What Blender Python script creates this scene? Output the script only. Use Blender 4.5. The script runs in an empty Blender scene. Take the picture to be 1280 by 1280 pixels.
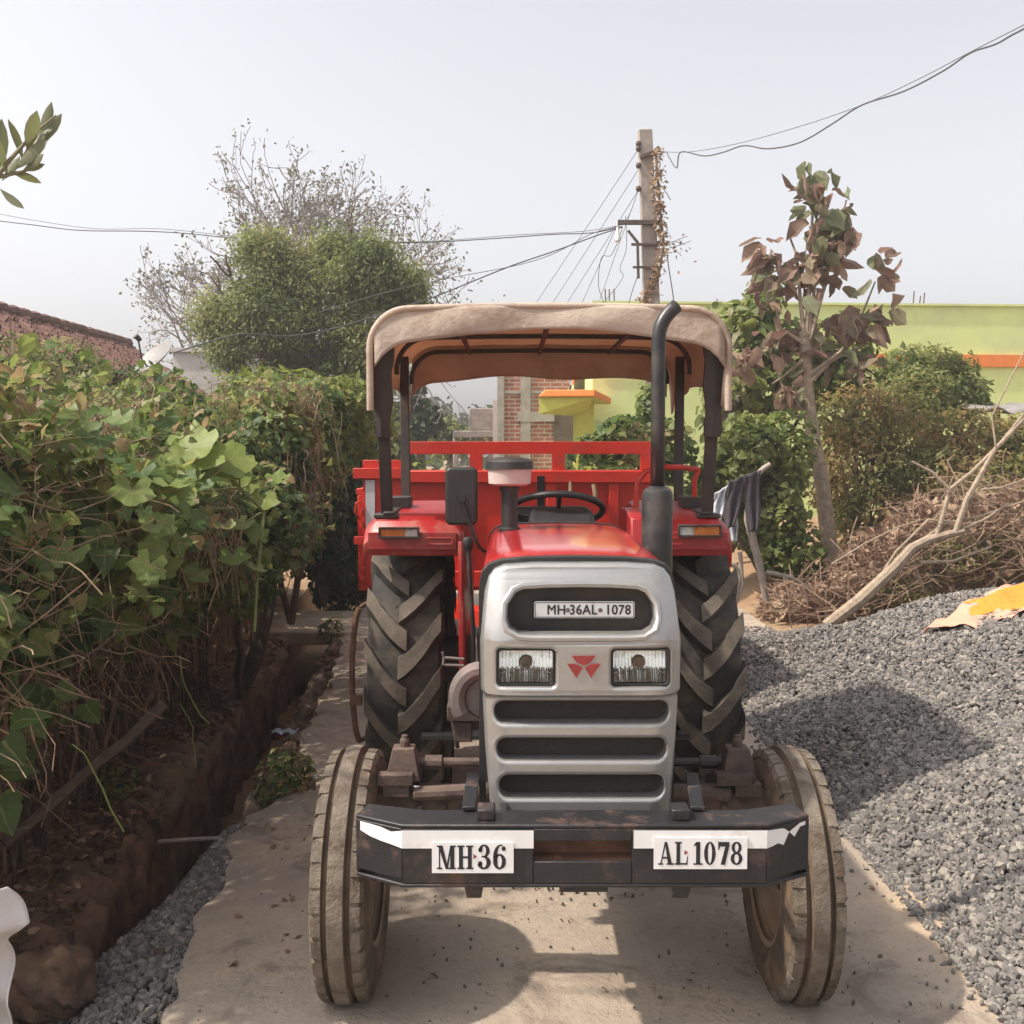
import bpy, bmesh, math, random
import numpy as np
from mathutils import Vector, Matrix
R = math.radians
random.seed(5)
rng = np.random.default_rng(11)
S = bpy.context.scene
COL = S.collection

# ------------------------------------------------------------------ camera
F = 1350.0; CAMZ = 1.65; PITCH = math.atan(80 / F)
cd = bpy.data.cameras.new('camera'); cam = bpy.data.objects.new('camera', cd); COL.objects.link(cam)
cam.location = (0, 0, CAMZ); cam.rotation_euler = (math.pi / 2 - PITCH, 0, 0)
cd.sensor_width = 36; cd.lens = 36 * F / 1280; cd.clip_start = .05; cd.clip_end = 2000
S.camera = cam
cp, sp = math.cos(PITCH), math.sin(PITCH)

def ray(px, py):
    a = (px - 640) / F; b = -(py - 640) / F
    return np.array([a, cp + b * sp, -sp + b * cp])
def at(px, py, Y):
    d = ray(px, py); t = Y / d[1]
    return np.array([d[0] * t, Y, CAMZ + d[2] * t])
def gnd(px, py, z=0.0):
    d = ray(px, py); t = (z - CAMZ) / d[2]
    return np.array([d[0] * t, d[1] * t, z])

# ------------------------------------------------------------------ materials
def new_mat(name):
    m = bpy.data.materials.new(name); m.use_nodes = True
    nt = m.node_tree; nt.nodes.clear()
    out = nt.nodes.new('ShaderNodeOutputMaterial')
    return m, nt, out
def rgba(c): return (c[0], c[1], c[2], 1)
def noise(nt, scale, detail=6, rough=.6, coord=None, dist=0.0):
    tc = nt.nodes.new('ShaderNodeTexCoord')
    n = nt.nodes.new('ShaderNodeTexNoise'); n.inputs['Scale'].default_value = scale
    n.inputs['Detail'].default_value = detail; n.inputs['Roughness'].default_value = rough
    n.inputs['Distortion'].default_value = dist
    nt.links.new(tc.outputs['Object'], n.inputs['Vector'])
    return n
def ramp(nt, src, stops):
    r = nt.nodes.new('ShaderNodeValToRGB'); e = r.color_ramp.elements
    while len(e) < len(stops): e.new(.5)
    for i, (p, c) in enumerate(stops):
        e[i].position = p; e[i].color = rgba(c) if hasattr(c, '__len__') else (c, c, c, 1)
    nt.links.new(src, r.inputs['Fac']); return r
def mixc(nt, fac, a, b):
    m = nt.nodes.new('ShaderNodeMix'); m.data_type = 'RGBA'
    for s, v in ((m.inputs[0], fac), (m.inputs[6], a), (m.inputs[7], b)):
        if hasattr(v, 'is_linked') or hasattr(v, 'links'): nt.links.new(v, s)
        elif hasattr(v, '__len__'): s.default_value = rgba(v)
        else: s.default_value = v
    return m.outputs[2]
def pmat(name, base, rough=.6, metal=0., var=.15, scale=9., bump=0., bscale=60., dirt=None, dlo=.5, dhi=.7, dscale=4.,
         coat=0., spec=.5, trans=None, transw=0.):
    m, nt, out = new_mat(name)
    p = nt.nodes.new('ShaderNodeBsdfPrincipled')
    n = noise(nt, scale)
    lo = tuple(max(0, c * (1 - var)) for c in base); hi = tuple(min(1, c * (1 + var)) for c in base)
    col = ramp(nt, n.outputs['Fac'], [(.3, lo), (.7, hi)]).outputs['Color']
    rg = rough
    if dirt is not None:
        n2 = noise(nt, dscale, 9, .68, dist=.3)
        f = ramp(nt, n2.outputs['Fac'], [(dlo, 0.), (dhi, 1.)]).outputs['Color']
        col = mixc(nt, f, col, dirt)
        rr = ramp(nt, n2.outputs['Fac'], [(dlo, rough), (dhi, .85)]).outputs['Color']
        nt.links.new(rr, p.inputs['Roughness'])
    else: p.inputs['Roughness'].default_value = rg
    nt.links.new(col, p.inputs['Base Color'])
    p.inputs['Metallic'].default_value = metal
    p.inputs['Specular IOR Level'].default_value = spec
    p.inputs['Coat Weight'].default_value = coat; p.inputs['Coat Roughness'].default_value = .12
    if bump:
        n3 = noise(nt, bscale, 8, .65)
        b = nt.nodes.new('ShaderNodeBump'); b.inputs['Strength'].default_value = bump; b.inputs['Distance'].default_value = .02
        nt.links.new(n3.outputs['Fac'], b.inputs['Height']); nt.links.new(b.outputs['Normal'], p.inputs['Normal'])
    sh = p.outputs['BSDF']
    if transw:
        t = nt.nodes.new('ShaderNodeBsdfTranslucent'); t.inputs['Color'].default_value = rgba(trans)
        mx = nt.nodes.new('ShaderNodeMixShader'); mx.inputs[0].default_value = transw
        nt.links.new(sh, mx.inputs[1]); nt.links.new(t.outputs['BSDF'], mx.inputs[2]); sh = mx.outputs[0]
    nt.links.new(sh, out.inputs['Surface'])
    return m
def leafmat(name, stops, tw=.35, rough=.5, spec=.35):
    """leaf colour varies leaf by leaf through the point attribute rnd"""
    m, nt, out = new_mat(name)
    a = nt.nodes.new('ShaderNodeAttribute'); a.attribute_name = 'rnd'
    k = len(stops)
    cr = ramp(nt, a.outputs['Fac'], [((i + .5) / k, c) for i, c in enumerate(stops)])
    n = noise(nt, 30, 3)
    hs = nt.nodes.new('ShaderNodeHueSaturation'); nt.links.new(cr.outputs['Color'], hs.inputs['Color'])
    v = ramp(nt, n.outputs['Fac'], [(.3, .75), (.7, 1.)]); nt.links.new(v.outputs['Color'], hs.inputs['Value'])
    rb = nt.nodes.new('ShaderNodeAttribute'); rb.attribute_name = 'rib'; rf = ramp(nt, rb.outputs['Fac'], [(.03, .5), (.12, 0.)])
    class _c: outputs = {'Color': mixc(nt, rf.outputs['Color'], hs.outputs['Color'], (.26, .27, .13))}
    hs = _c
    p = nt.nodes.new('ShaderNodeBsdfPrincipled'); nt.links.new(hs.outputs['Color'], p.inputs['Base Color'])
    p.inputs['Roughness'].default_value = rough; p.inputs['Specular IOR Level'].default_value = spec
    t = nt.nodes.new('ShaderNodeBsdfTranslucent')
    hs2 = nt.nodes.new('ShaderNodeHueSaturation'); hs2.inputs['Value'].default_value = 1.5; hs2.inputs['Hue'].default_value = .485
    nt.links.new(hs.outputs['Color'], hs2.inputs['Color']); nt.links.new(hs2.outputs['Color'], t.inputs['Color'])
    mx = nt.nodes.new('ShaderNodeMixShader'); mx.inputs[0].default_value = tw
    nt.links.new(p.outputs['BSDF'], mx.inputs[1]); nt.links.new(t.outputs['BSDF'], mx.inputs[2])
    nt.links.new(mx.outputs[0], out.inputs['Surface'])
    return m

M = {}
M['red'] = pmat('red_paint', (.46, .012, .014), .2, var=.06, scale=5, coat=.7, dirt=(.34, .10, .07), dlo=.62, dhi=.95, dscale=7)
M['redt'] = pmat('red_trailer_paint', (.50, .026, .012), .42, var=.14, scale=4, dirt=(.26, .05, .035), dlo=.55, dhi=.75, dscale=6)
M['redf'] = pmat('red_fender_paint', (.29, .011, .012), .38, var=.14, scale=4, dirt=(.30, .14, .10), dlo=.52, dhi=.8, dscale=6)
M['silver'] = pmat('silver_paint', (.40, .398, .392), .33, metal=.68, var=.05, scale=30, dirt=(.30, .26, .21), dlo=.52, dhi=.95, dscale=7)
M['black'] = pmat('black_plastic', (.018, .018, .019), .45, var=.2, dirt=(.06, .052, .045), dlo=.5, dhi=.8)
M['blackm'] = pmat('black_metal', (.022, .022, .023), .38, metal=.2, var=.2, dirt=(.075, .065, .055), dlo=.5, dhi=.75, dscale=9)
M['bumper'] = pmat('bumper_paint', (.016, .016, .018), .42, var=.2, dirt=(.11, .058, .038), dlo=.54, dhi=.70, dscale=9, bump=.2, bscale=90)
M['rust'] = pmat('rusty_metal', (.062, .042, .035), .72, var=.4, scale=14, bump=.3, bscale=90, dirt=(.145, .10, .075), dlo=.45, dhi=.7, dscale=10)
M['rustor'] = pmat('orange_rust', (.15, .07, .042), .8, var=.4, scale=18, bump=.3, bscale=80)
M['mesh'] = pmat('radiator_mesh', (.052, .044, .038), .75, var=.3, scale=120, bump=.5, bscale=320)
M['white'] = pmat('white_sticker', (.72, .72, .72), .5, var=.06, dirt=(.5, .46, .42), dlo=.55, dhi=.8, dscale=14)
M['ink'] = pmat('black_ink', (.012, .012, .016), .5, var=.1)
M['emblem'] = pmat('dull_red_emblem', (.26, .03, .03), .4, var=.2, scale=40)
M['rubber'] = pmat('rear_tyre_rubber', (.022, .020, .018), .8, var=.35, scale=12, bump=.2, bscale=60, dirt=(.10, .08, .058), dlo=.42, dhi=.70, dscale=6)
M['lug'] = pmat('dusty_tread', (.105, .086, .065), .85, var=.4, scale=9, bump=.25, bscale=60, dirt=(.05, .044, .037), dlo=.48, dhi=.72, dscale=10)
M['ftyre'] = pmat('muddy_front_tyre', (.165, .138, .108), .88, var=.35, scale=14, bump=.6, bscale=80, dirt=(.085, .060, .040), dlo=.46, dhi=.62, dscale=9)
M['ftyred'] = pmat('mud_in_grooves', (.115, .082, .055), .9, var=.4, scale=12, bump=.3, bscale=70)
M['fside'] = pmat('muddy_sidewall', (.075, .056, .042), .85, var=.4, scale=9, bump=.3, bscale=50, dirt=(.19, .125, .075), dlo=.46, dhi=.64, dscale=5)
M['rim'] = pmat('muddy_rim', (.22, .17, .125), .75, var=.25, scale=10, dirt=(.30, .15, .07), dlo=.5, dhi=.75, dscale=8)
M['canvas'] = pmat('beige_canvas', (.60, .52, .43), .9, var=.1, scale=6, bump=.5, bscale=22, dirt=(.30, .20, .14), dlo=.46, dhi=.78, dscale=4, trans=(.62, .40, .26), transw=.35)
M['post'] = pmat('brown_black_post', (.03, .024, .022), .55, var=.3, dirt=(.09, .055, .04), dlo=.45, dhi=.8)
M['amber'] = pmat('amber_lens', (.50, .17, .04), .3, var=.1, coat=.3)
M['clear'] = pmat('clear_lens', (.55, .54, .52), .25, var=.2, scale=50)
M['chrome'] = pmat('bright_metal', (.75, .75, .76), .18, metal=1, var=.05)
M['castgrey'] = pmat('grey_casting', (.15, .125, .118), .65, var=.2, dirt=(.09, .07, .055), dlo=.5, dhi=.75, bump=.2)
M['engine'] = pmat('oily_engine', (.03, .026, .024), .6, var=.4, scale=14, dirt=(.09, .07, .055), dlo=.45, dhi=.7)
M['bowl'] = pmat('cloudy_plastic', (.52, .45, .42), .35, var=.12, scale=12, dirt=(.38, .28, .24), dlo=.45, dhi=.8)
M['concrete'] = pmat('weathered_concrete', (.32, .29, .26), .9, var=.2, bump=.3, bscale=40)
M['wood'] = pmat('pale_bark', (.30, .235, .17), .85, var=.3, scale=20, bump=.4, bscale=50, dirt=(.19, .14, .10), dlo=.5, dhi=.7, dscale=12)
M['woodd'] = pmat('dark_bark', (.10, .075, .055), .9, var=.3, scale=20, bump=.4, bscale=50)
M['woodg'] = pmat('grey_bark', (.27, .23, .20), .9, var=.3, scale=12)
M['twig'] = pmat('dead_twig', (.25, .17, .115), .9, var=.4, scale=4)
M['straw'] = pmat('dry_straw', (.27, .20, .12), .9, var=.4, scale=3)
M['vine'] = pmat('green_stem', (.16, .20, .06), .7, var=.3, scale=4)
M['soil'] = pmat('dug_earth', (.15, .085, .05), .95, var=.4, scale=10, bump=.8, bscale=22, dirt=(.24, .12, .06), dlo=.5, dhi=.7)
M['wire'] = pmat('cable_black', (.07, .07, .075), .6, var=.1)
M['orange'] = pmat('orange_wall_paint', (.72, .22, .05), .8, var=.08)
M['yellowgreen'] = pmat('yellow_green_paint', (.50, .50, .10), .85, var=.08)

# ------------------------------------------------------------------ mesh helpers
class G:
    def __init__(s): s.V = []; s.F = []; s.MI = []
    def add(s, v, f, mi=0):
        o = len(s.V); s.V += [tuple(map(float, p)) for p in v]
        for q in f: s.F.append([i + o for i in q]); s.MI.append(mi)
        return s
    def box(s, x0, x1, y0, y1, z0, z1, mi=0):
        return s.hexa([(x0, y0, z0), (x1, y0, z0), (x1, y1, z0), (x0, y1, z0), (x0, y0, z1), (x1, y0, z1), (x1, y1, z1), (x0, y1, z1)], mi)
    def hexa(s, p, mi=0):
        return s.add(p, [(3, 2, 1, 0), (4, 5, 6, 7), (0, 1, 5, 4), (1, 2, 6, 5), (2, 3, 7, 6), (3, 0, 4, 7)], mi)
    def bar(s, a, b, w, h, up=(0, 0, 1), mi=0):
        a = Vector(a); b = Vector(b); d = (b - a).normalized(); u = Vector(up)
        sd = d.cross(u)
        if sd.length < 1e-4: sd = d.cross(Vector((1, 0, 0)))
        sd.normalize(); u = sd.cross(d)
        p = []
        for q in (a, b):
            for i, j in ((-1, -1), (1, -1), (1, 1), (-1, 1)): p.append(q + sd * (i * w / 2) + u * (j * h / 2))
        return s.hexa(p, mi)
    def tube(s, pts, rad, n=8, mi=0, cap=True):
        pts = [Vector(p) for p in pts]
        if not hasattr(rad, '__len__'): rad = [rad] * len(pts)
        o = len(s.V); prev = None
        for i, p in enumerate(pts):
            t = (pts[min(i + 1, len(pts) - 1)] - pts[max(i - 1, 0)])
            if t.length < 1e-7: t = Vector((0, 0, 1))
            t.normalize()
            if prev is None:
                u = t.orthogonal().normalized()
            else:
                u = prev - t * prev.dot(t)
                u = u.normalized() if u.length > 1e-5 else t.orthogonal().normalized()
            prev = u; w = t.cross(u)
            for k in range(n):
                a = 2 * math.pi * k / n
                s.V.append(tuple(p + (u * math.cos(a) + w * math.sin(a)) * rad[i]))
        for i in range(len(pts) - 1):
            for k in range(n):
                a = o + i * n + k; b = o + i * n + (k + 1) % n
                s.F.append([a, b, b + n, a + n]); s.MI.append(mi)
        if cap:
            s.F.append([o + k for k in range(n)][::-1]); s.MI.append(mi)
            e = o + (len(pts) - 1) * n
            s.F.append([e + k for k in range(n)]); s.MI.append(mi)
        return s
    def lathe(s, prof, c, axis, n=32, mi=0, mis=None, closed=False):
        """prof: list of (radius, offset along the axis)"""
        ax = Vector(axis).normalized(); u = ax.orthogonal().normalized(); w = ax.cross(u); c = Vector(c)
        o = len(s.V); m = len(prof)
        for (r, h) in prof:
            for k in range(n):
                a = 2 * math.pi * k / n
                s.V.append(tuple(c + ax * h + (u * math.cos(a) + w * math.sin(a)) * r))
        for i in range(m if closed else m - 1):
            for k in range(n):
                a = o + i * n + k; b = o + i * n + (k + 1) % n; j = (i + 1) % m
                s.F.append([a, b, o + j * n + (k + 1) % n, o + j * n + k]); s.MI.append(mis[i] if mis else mi)
        return s
    def loft(s, secs, mi=0, closed=True, cap=True):
        o = len(s.V); n = len(secs[0])
        for c in secs: s.V += [tuple(map(float, p)) for p in c]
        for i in range(len(secs) - 1):
            for k in range(n if closed else n - 1):
                a = o + i * n + k; b = o + i * n + (k + 1) % n
                s.F.append([a, b, b + n, a + n]); s.MI.append(mi)
        if cap and closed:
            s.F.append([o + k for k in range(n)][::-1]); s.MI.append(mi)
            e = o + (len(secs) - 1) * n
            s.F.append([e + k for k in range(n)]); s.MI.append(mi)
        return s
    def prism(s, poly, d0, d1, axis='y', mi=0):
        """extrude a 2-D polygon: axis y -> poly is (x,z); axis x -> poly is (y,z); axis z -> (x,y)"""
        def P(q, d):
            return {'y': (q[0], d, q[1]), 'x': (d, q[0], q[1]), 'z': (q[0], q[1], d)}[axis]
        return s.loft([[P(q, d0) for q in poly], [P(q, d1) for q in poly]], mi)
    def grid(s, fn, nu, nv, mi=0):
        o = len(s.V)
        for i in range(nu + 1):
            for j in range(nv + 1): s.V.append(tuple(map(float, fn(i / nu, j / nv))))
        for i in range(nu):
            for j in range(nv):
                a = o + i * (nv + 1) + j
                s.F.append([a, a + nv + 1, a + nv + 2, a + 1]); s.MI.append(mi)
        return s
def wloc(o):
    v = Vector((0, 0, 0))
    while o is not None: v = v + o.location; o = o.parent
    return v
def tag(o, label=None, cat=None, group=None, kind=None):
    if label: o['label'] = label
    if cat: o['category'] = cat
    if group: o['group'] = group
    if kind: o['kind'] = kind
    return o
def link(name, me, mats, parent=None, base=None):
    o = bpy.data.objects.new(name, me)
    for m in (mats if isinstance(mats, (list, tuple)) else [mats]): me.materials.append(m)
    COL.objects.link(o)
    if parent is not None: o.parent = parent
    return o
def obj(name, g, mats, parent=None, smooth=True, bevel=0, ang=35, solid=0, sub=0, base=None):
    """g holds world coordinates; a child is shifted into its thing's space"""
    off = wloc(parent) if parent is not None else Vector(base or (0, 0, 0))
    me = bpy.data.meshes.new(name)
    v = np.array(g.V, dtype=np.float64) - np.array(off)
    me.from_pydata(v.tolist(), [], g.F)
    me.polygons.foreach_set('material_index', g.MI)
    bm = bmesh.new(); bm.from_mesh(me); bmesh.ops.recalc_face_normals(bm, faces=bm.faces); bm.to_mesh(me); bm.free()
    if smooth:
        me.polygons.foreach_set('use_smooth', [True] * len(me.polygons)); me.set_sharp_from_angle(angle=R(ang))
    me.update()
    o = link(name, me, mats, parent)
    if parent is None: o.location = off
    if solid:
        d = o.modifiers.new('solid', 'SOLIDIFY'); d.thickness = solid; d.offset = 0
    if sub:
        d = o.modifiers.new('sub', 'SUBSURF'); d.levels = sub; d.render_levels = sub
    if bevel:
        d = o.modifiers.new('bevel', 'BEVEL'); d.width = bevel; d.segments = 2; d.limit_method = 'ANGLE'; d.angle_limit = R(40)
    return o
def empty(name, loc, label, cat, group=None):
    o = bpy.data.objects.new(name, None); COL.objects.link(o); o.location = loc; o.empty_display_size = .2
    return tag(o, label, cat, group)
def npmesh(name, V, Fq, mats, parent=None, rnd=None, smooth=False, base=(0, 0, 0)):
    """fast mesh from arrays; Fq is (m,4) or (m,3)"""
    off = np.array(wloc(parent)) if parent is not None else np.array(base, float)
    me = bpy.data.meshes.new(name); k = Fq.shape[1]
    V = (V - off).astype(np.float32)
    me.vertices.add(len(V)); me.vertices.foreach_set('co', V.ravel())
    me.loops.add(Fq.size); me.loops.foreach_set('vertex_index', Fq.astype(np.int32).ravel())
    me.polygons.add(len(Fq)); me.polygons.foreach_set('loop_start', np.arange(0, Fq.size, k, dtype=np.int32))
    me.polygons.foreach_set('use_smooth', np.full(len(Fq), smooth))
    me.update(calc_edges=True)
    if rnd is not None:
        a = me.attributes.new('rnd', 'FLOAT', 'POINT'); a.data.foreach_set('value', rnd.astype(np.float32))
    o = link(name, me, mats, parent)
    if parent is None: o.location = off
    return o
def curve_plate(splines, ext, bev=0.0, res=3):
    """filled 2-D outline with holes, bevelled; returns verts (x,y,z with z the thickness) and faces"""
    cu = bpy.data.curves.new('tmp', 'CURVE'); cu.dimensions = '2D'; cu.fill_mode = 'BOTH'
    cu.extrude = ext; cu.bevel_depth = bev; cu.bevel_resolution = res; cu.offset = -bev
    for pts in splines:
        sl = cu.splines.new('POLY'); sl.points.add(len(pts) - 1)
        for q, (x, y) in zip(sl.points, pts): q.co = (x, y, 0, 1)
        sl.use_cyclic_u = True
    o = bpy.data.objects.new('tmp', cu); COL.objects.link(o)
    dg = bpy.context.evaluated_depsgraph_get()
    me = bpy.data.meshes.new_from_object(o.evaluated_get(dg))
    V = np.array([v.co[:] for v in me.vertices]); Fc = [list(p.vertices) for p in me.polygons]
    bpy.data.objects.remove(o); bpy.data.curves.remove(cu); bpy.data.meshes.remove(me)
    return V, Fc
def text_plate(txt, size, ext=.0015, offset=0.0, sx=1.0, spacing=1.0):
    cu = bpy.data.curves.new('tmp', 'FONT'); cu.body = txt; cu.size = size; cu.extrude = ext; cu.offset = offset
    cu.align_x = 'CENTER'; cu.align_y = 'CENTER'; cu.space_character = spacing
    o = bpy.data.objects.new('tmp', cu); COL.objects.link(o)
    dg = bpy.context.evaluated_depsgraph_get()
    me = bpy.data.meshes.new_from_object(o.evaluated_get(dg))
    V = np.array([v.co[:] for v in me.vertices]); Fc = [list(p.vertices) for p in me.polygons]
    V[:, 0] *= sx
    bpy.data.objects.remove(o); bpy.data.curves.remove(cu); bpy.data.meshes.remove(me)
    return V, Fc
def rrect(cx, cy, w, h, r, n=5):
    p = []
    for (sx, sy, a0) in ((1, 1, 0), (-1, 1, 90), (-1, -1, 180), (1, -1, 270)):
        for k in range(n + 1):
            a = R(a0 + 90 * k / n)
            p.append((cx + sx * (w / 2 - r) + r * math.cos(a), cy + sy * (h / 2 - r) + r * math.sin(a)))
    return p

# ------------------------------------------------------------------ leaves
def leafshape(kind):
    e = {'heart': [(.25, -.13), (.50, .05), (.46, .42), (.22, .76)], 'lance': [(.08, .06), (.17, .3), (.17, .55), (.08, .82)], 'oval': [(.14, .04), (.29, .28), (.30, .58), (.15, .86)],
         'teak': [(.12, .06), (.27, .26), (.31, .62), (.12, .86)]}[kind]
    fold = .28 if kind != 'teak' else .5
    def z(x, y): return abs(x) * fold - .28 * y * y + .06 * math.sin(9 * y + 5 * x)
    V = [(0, y, z(0, y)) for y in (0, .22, .55, 1)]
    for sgn in (1, -1):
        for (x, y) in e: V.append((sgn * x, y, z(sgn * x, y)))
    Fc = [(0, 4, 5, 1), (1, 5, 6, 2), (2, 6, 7, 3), (0, 1, 9, 8), (1, 2, 10, 9), (2, 3, 11, 10)]
    return np.array(V, float), np.array(Fc)
def lobed():
    V = [(0, 0, 0)]; n = 23
    for k in range(n):
        a = R(-78 + 336 * k / (n - 1)) if False else R(-68 + 316 * k / (n - 1))
        r = .55 * (1 + .16 * math.cos(5 * (a - R(90)))) * (1 + .05 * (-1) ** k)
        V.append((r * math.cos(a), .12 + r * math.sin(a), .035 * math.cos(5 * (a - R(90))) + .16 * r + .03 * (-1) ** k * r))
    Fc = [(0, k, k + 1, k + 1) for k in range(1, n)]
    return np.array(V, float), np.array(Fc)
def norm(a): return a / np.maximum(np.linalg.norm(a, axis=-1, keepdims=True), 1e-9)
def leafcloud(P, L, kind='heart', up=.7, droop=.5, out=None, jit=.6):
    n = len(P); B, FB = (lobed() if kind == 'lobed' else leafshape(kind))
    N = np.zeros((n, 3)); N[:, 2] = up
    N += rng.normal(size=(n, 3)) * jit
    if out is not None: N += out * .8
    N = norm(N)
    T = rng.normal(size=(n, 3)); T[:, 2] -= droop
    if out is not None: T += out * .8
    T = norm(T - N * (T * N).sum(1, keepdims=True)); Bn = np.cross(T, N)
    L = np.asarray(L) * np.ones(n)
    wj = rng.uniform(.8, 1.2, n)
    V = P[:, None, :] + L[:, None, None] * (B[None, :, 0, None] * wj[:, None, None] * Bn[:, None, :] + B[None, :, 1, None] * T[:, None, :] + B[None, :, 2, None] * N[:, None, :] * rng.uniform(.3, 1.6, n)[:, None, None] * (1.25 if kind == 'teak' else 1))
    k = len(B)
    Fq = (FB[None] + (np.arange(n) * k)[:, None, None]).reshape(-1, 4)
    return V.reshape(-1, 3), Fq, k
def leafobj(name, P, L, kind, mat, parent, rnd=None, **kw):
    V, Fq, k = leafcloud(P, L, kind, **kw)
    if rnd is None: rnd = rng.random(len(P))
    o = npmesh(name, V, Fq[:, :3] if kind == 'lobed' else Fq, mat, parent, np.repeat(rnd, k), smooth=True)
    B = (lobed() if kind == 'lobed' else leafshape(kind))[0]
    rib = np.arange(k) % 2 * 1.0 if kind == 'lobed' else np.minimum(1, np.abs(B[:, 0]) * 4)
    if kind == 'lobed': rib[0] = 0
    at_ = o.data.attributes.new('rib', 'FLOAT', 'POINT'); at_.data.foreach_set('value', np.tile(rib, len(P)).astype(np.float32))
    return o
def blob(c, r, n, shell=.55):
    """points in the outer part of a bumpy ellipsoid, and outward directions"""
    d = norm(rng.normal(size=(n, 3)))
    ph = rng.uniform(0, 6.28, 3)
    bump = 1 + .18 * np.sin(3 * d[:, 0] + ph[0]) + .15 * np.sin(4 * d[:, 1] + 2 * d[:, 2] + ph[1])
    q = rng.uniform(shell ** 3, 1, n) ** (1 / 3) * bump
    return np.array(c) + d * q[:, None] * np.array(r), d
def sstep(x, a, b):
    t = np.clip((x - a) / (b - a), 0, 1); return t * t * (3 - 2 * t)
def strands(g, n, fn, rad, k=6, sides=4):
    for i in range(n): g.tube(fn(i), rad() if callable(rad) else rad, sides, cap=False)
def wig(a, b, sag=.1, j=.05, k=6):
    """crooked stick from a to b"""
    a = np.array(a, float); b = np.array(b, float); L = np.linalg.norm(b - a); pts = []
    o = rng.normal(size=3) * sag * L
    for i in range(k):
        t = i / (k - 1)
        pts.append(a + (b - a) * t + o * 4 * t * (1 - t) * .5 + (rng.normal(size=3) * j * L * .3 if 0 < i < k - 1 else 0))
    return pts

# ================================================================== tractor
TX = .178
tr = empty('tractor', (TX, 3.2, 0), 'red tractor with silver grille and beige canvas canopy parked on the road facing the viewer', 'tractor')
def X(u): return TX + u

# ---- grille frame (outline in metres, real relief)
YG = 2.84
def gp(px, py): p = at(px, py, YG); return (p[0], p[2])
def sym(pts):      # pts: (half width px, py) from the top centre downwards
    r = [gp(726 + h, y) for h, y in pts]; l = [gp(726 - h, y) for h, y in reversed(pts)]
    return r + l
outline = sym([(60, 706.5), (96, 709), (108, 714), (116, 724), (121, 742), (126, 801), (125, 862), (121.5, 868), (123, 874), (120, 930), (112, 1026), (106, 1031)])
def pxrect(x0, x1, y0, y1, r):
    a = gp(x0, y0); b = gp(x1, y1)
    return rrect((a[0] + b[0]) / 2, (a[1] + b[1]) / 2, abs(b[0] - a[0]), abs(a[1] - b[1]), r)
def topopen(g=0):
    pts = [(-70 - g, 737 - g), (0, 735 - g), (70 + g, 737 - g)]
    p = [gp(726 + h, y) for h, y in [(0, 735.5 - g), (40, 736.2 - g), (72, 738 - g), (84, 743 - g), (91 + g, 756), (92 + g, 774), (88 + g, 784 + g * .5), (78, 790 + g), (60, 791 + g)]]
    q = [gp(726 - h, y) for h, y in [(60, 791 + g), (78, 790 + g), (88 + g, 784 + g * .5), (92 + g, 774), (91 + g, 756), (84, 743 - g), (72, 738 - g), (40, 736.2 - g)]]
    return p + q
holes = [topopen(), pxrect(621, 694, 809, 856, .012), pxrect(763, 836, 809, 856, .012)]
for y0, y1, w in ((875, 903, 109), (921, 949, 106), (967, 996, 103)):
    holes.append(pxrect(727 - w, 727 + w, y0, y1, .027))
V, Fc = curve_plate([outline] + holes, .024, .010, 4)
# cut extra rows so that the face can bend back at the top and the sides
me = bpy.data.meshes.new('t'); me.from_pydata(V.tolist(), [], Fc); bm = bmesh.new(); bm.from_mesh(me)
zk = gp(726, 800)[1]; ztop = gp(726, 706)[1]; zlow = gp(726, 866)[1]
for zz in (zk, zk + .035, zk - .03, ztop - .06, ztop - .03, zlow, zlow - .012):
    bmesh.ops.bisect_plane(bm, geom=bm.verts[:] + bm.edges[:] + bm.faces[:], plane_co=(0, zz, 0), plane_no=(0, 1, 0))
for xx in (-.235, -.215, -.19, .19, .215, .235):
    bmesh.ops.bisect_plane(bm, geom=bm.verts[:] + bm.edges[:] + bm.faces[:], plane_co=(X(xx), 0, 0), plane_no=(1, 0, 0))
bm.verts.index_update()
V = np.array([v.co[:] for v in bm.verts]); Fc = [[v.index for v in f.verts] for f in bm.faces]; bm.free(); bpy.data.meshes.remove(me)
def gdepth(x, z):
    u = abs(x - TX)
    y = YG + .010 * (u / .25) ** 2 + .030 * np.clip((u - .19) / .07, 0, 1) ** 2
    y = y + .075 * np.clip((z - zk) / (ztop - zk), 0, 1.2) ** 1.3        # upper half leans back
    y = y + .012 * np.clip((zlow - z) / .01, 0, 1)                          # lower half set back a step
    return y
yy = np.array([gdepth(a[0], a[1]) for a in V])
g = G(); g.add(np.stack([V[:, 0], yy - V[:, 2], V[:, 1]], 1), Fc)
grille = obj('grille_frame', g, M['silver'], tr, ang=40)
# lip round the top opening and the brow
def ringtube(poly, rad, dy):
    pts = [(x, gdepth(x, z) + dy, z) for x, z in poly]; return pts + pts[:2]
g = G(); g.tube(ringtube(topopen(5), .010, -.028), .010, 8, cap=False)
obj('opening_lip', g, M['silver'], grille)
g = G()
g.prism([(X(-.215), gp(726, 800)[1]), (X(.215), gp(726, 800)[1]), (X(.215), gp(726, 730)[1]), (X(-.215), gp(726, 730)[1])], YG + .085, YG + .10)
g.prism([(X(-.245), gp(726, 1000)[1]), (X(.245), gp(726, 1000)[1]), (X(.245), gp(726, 870)[1]), (X(-.245), gp(726, 870)[1])], YG + .052, YG + .075)
obj('radiator_mesh', g, M['mesh'], tr)
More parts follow.
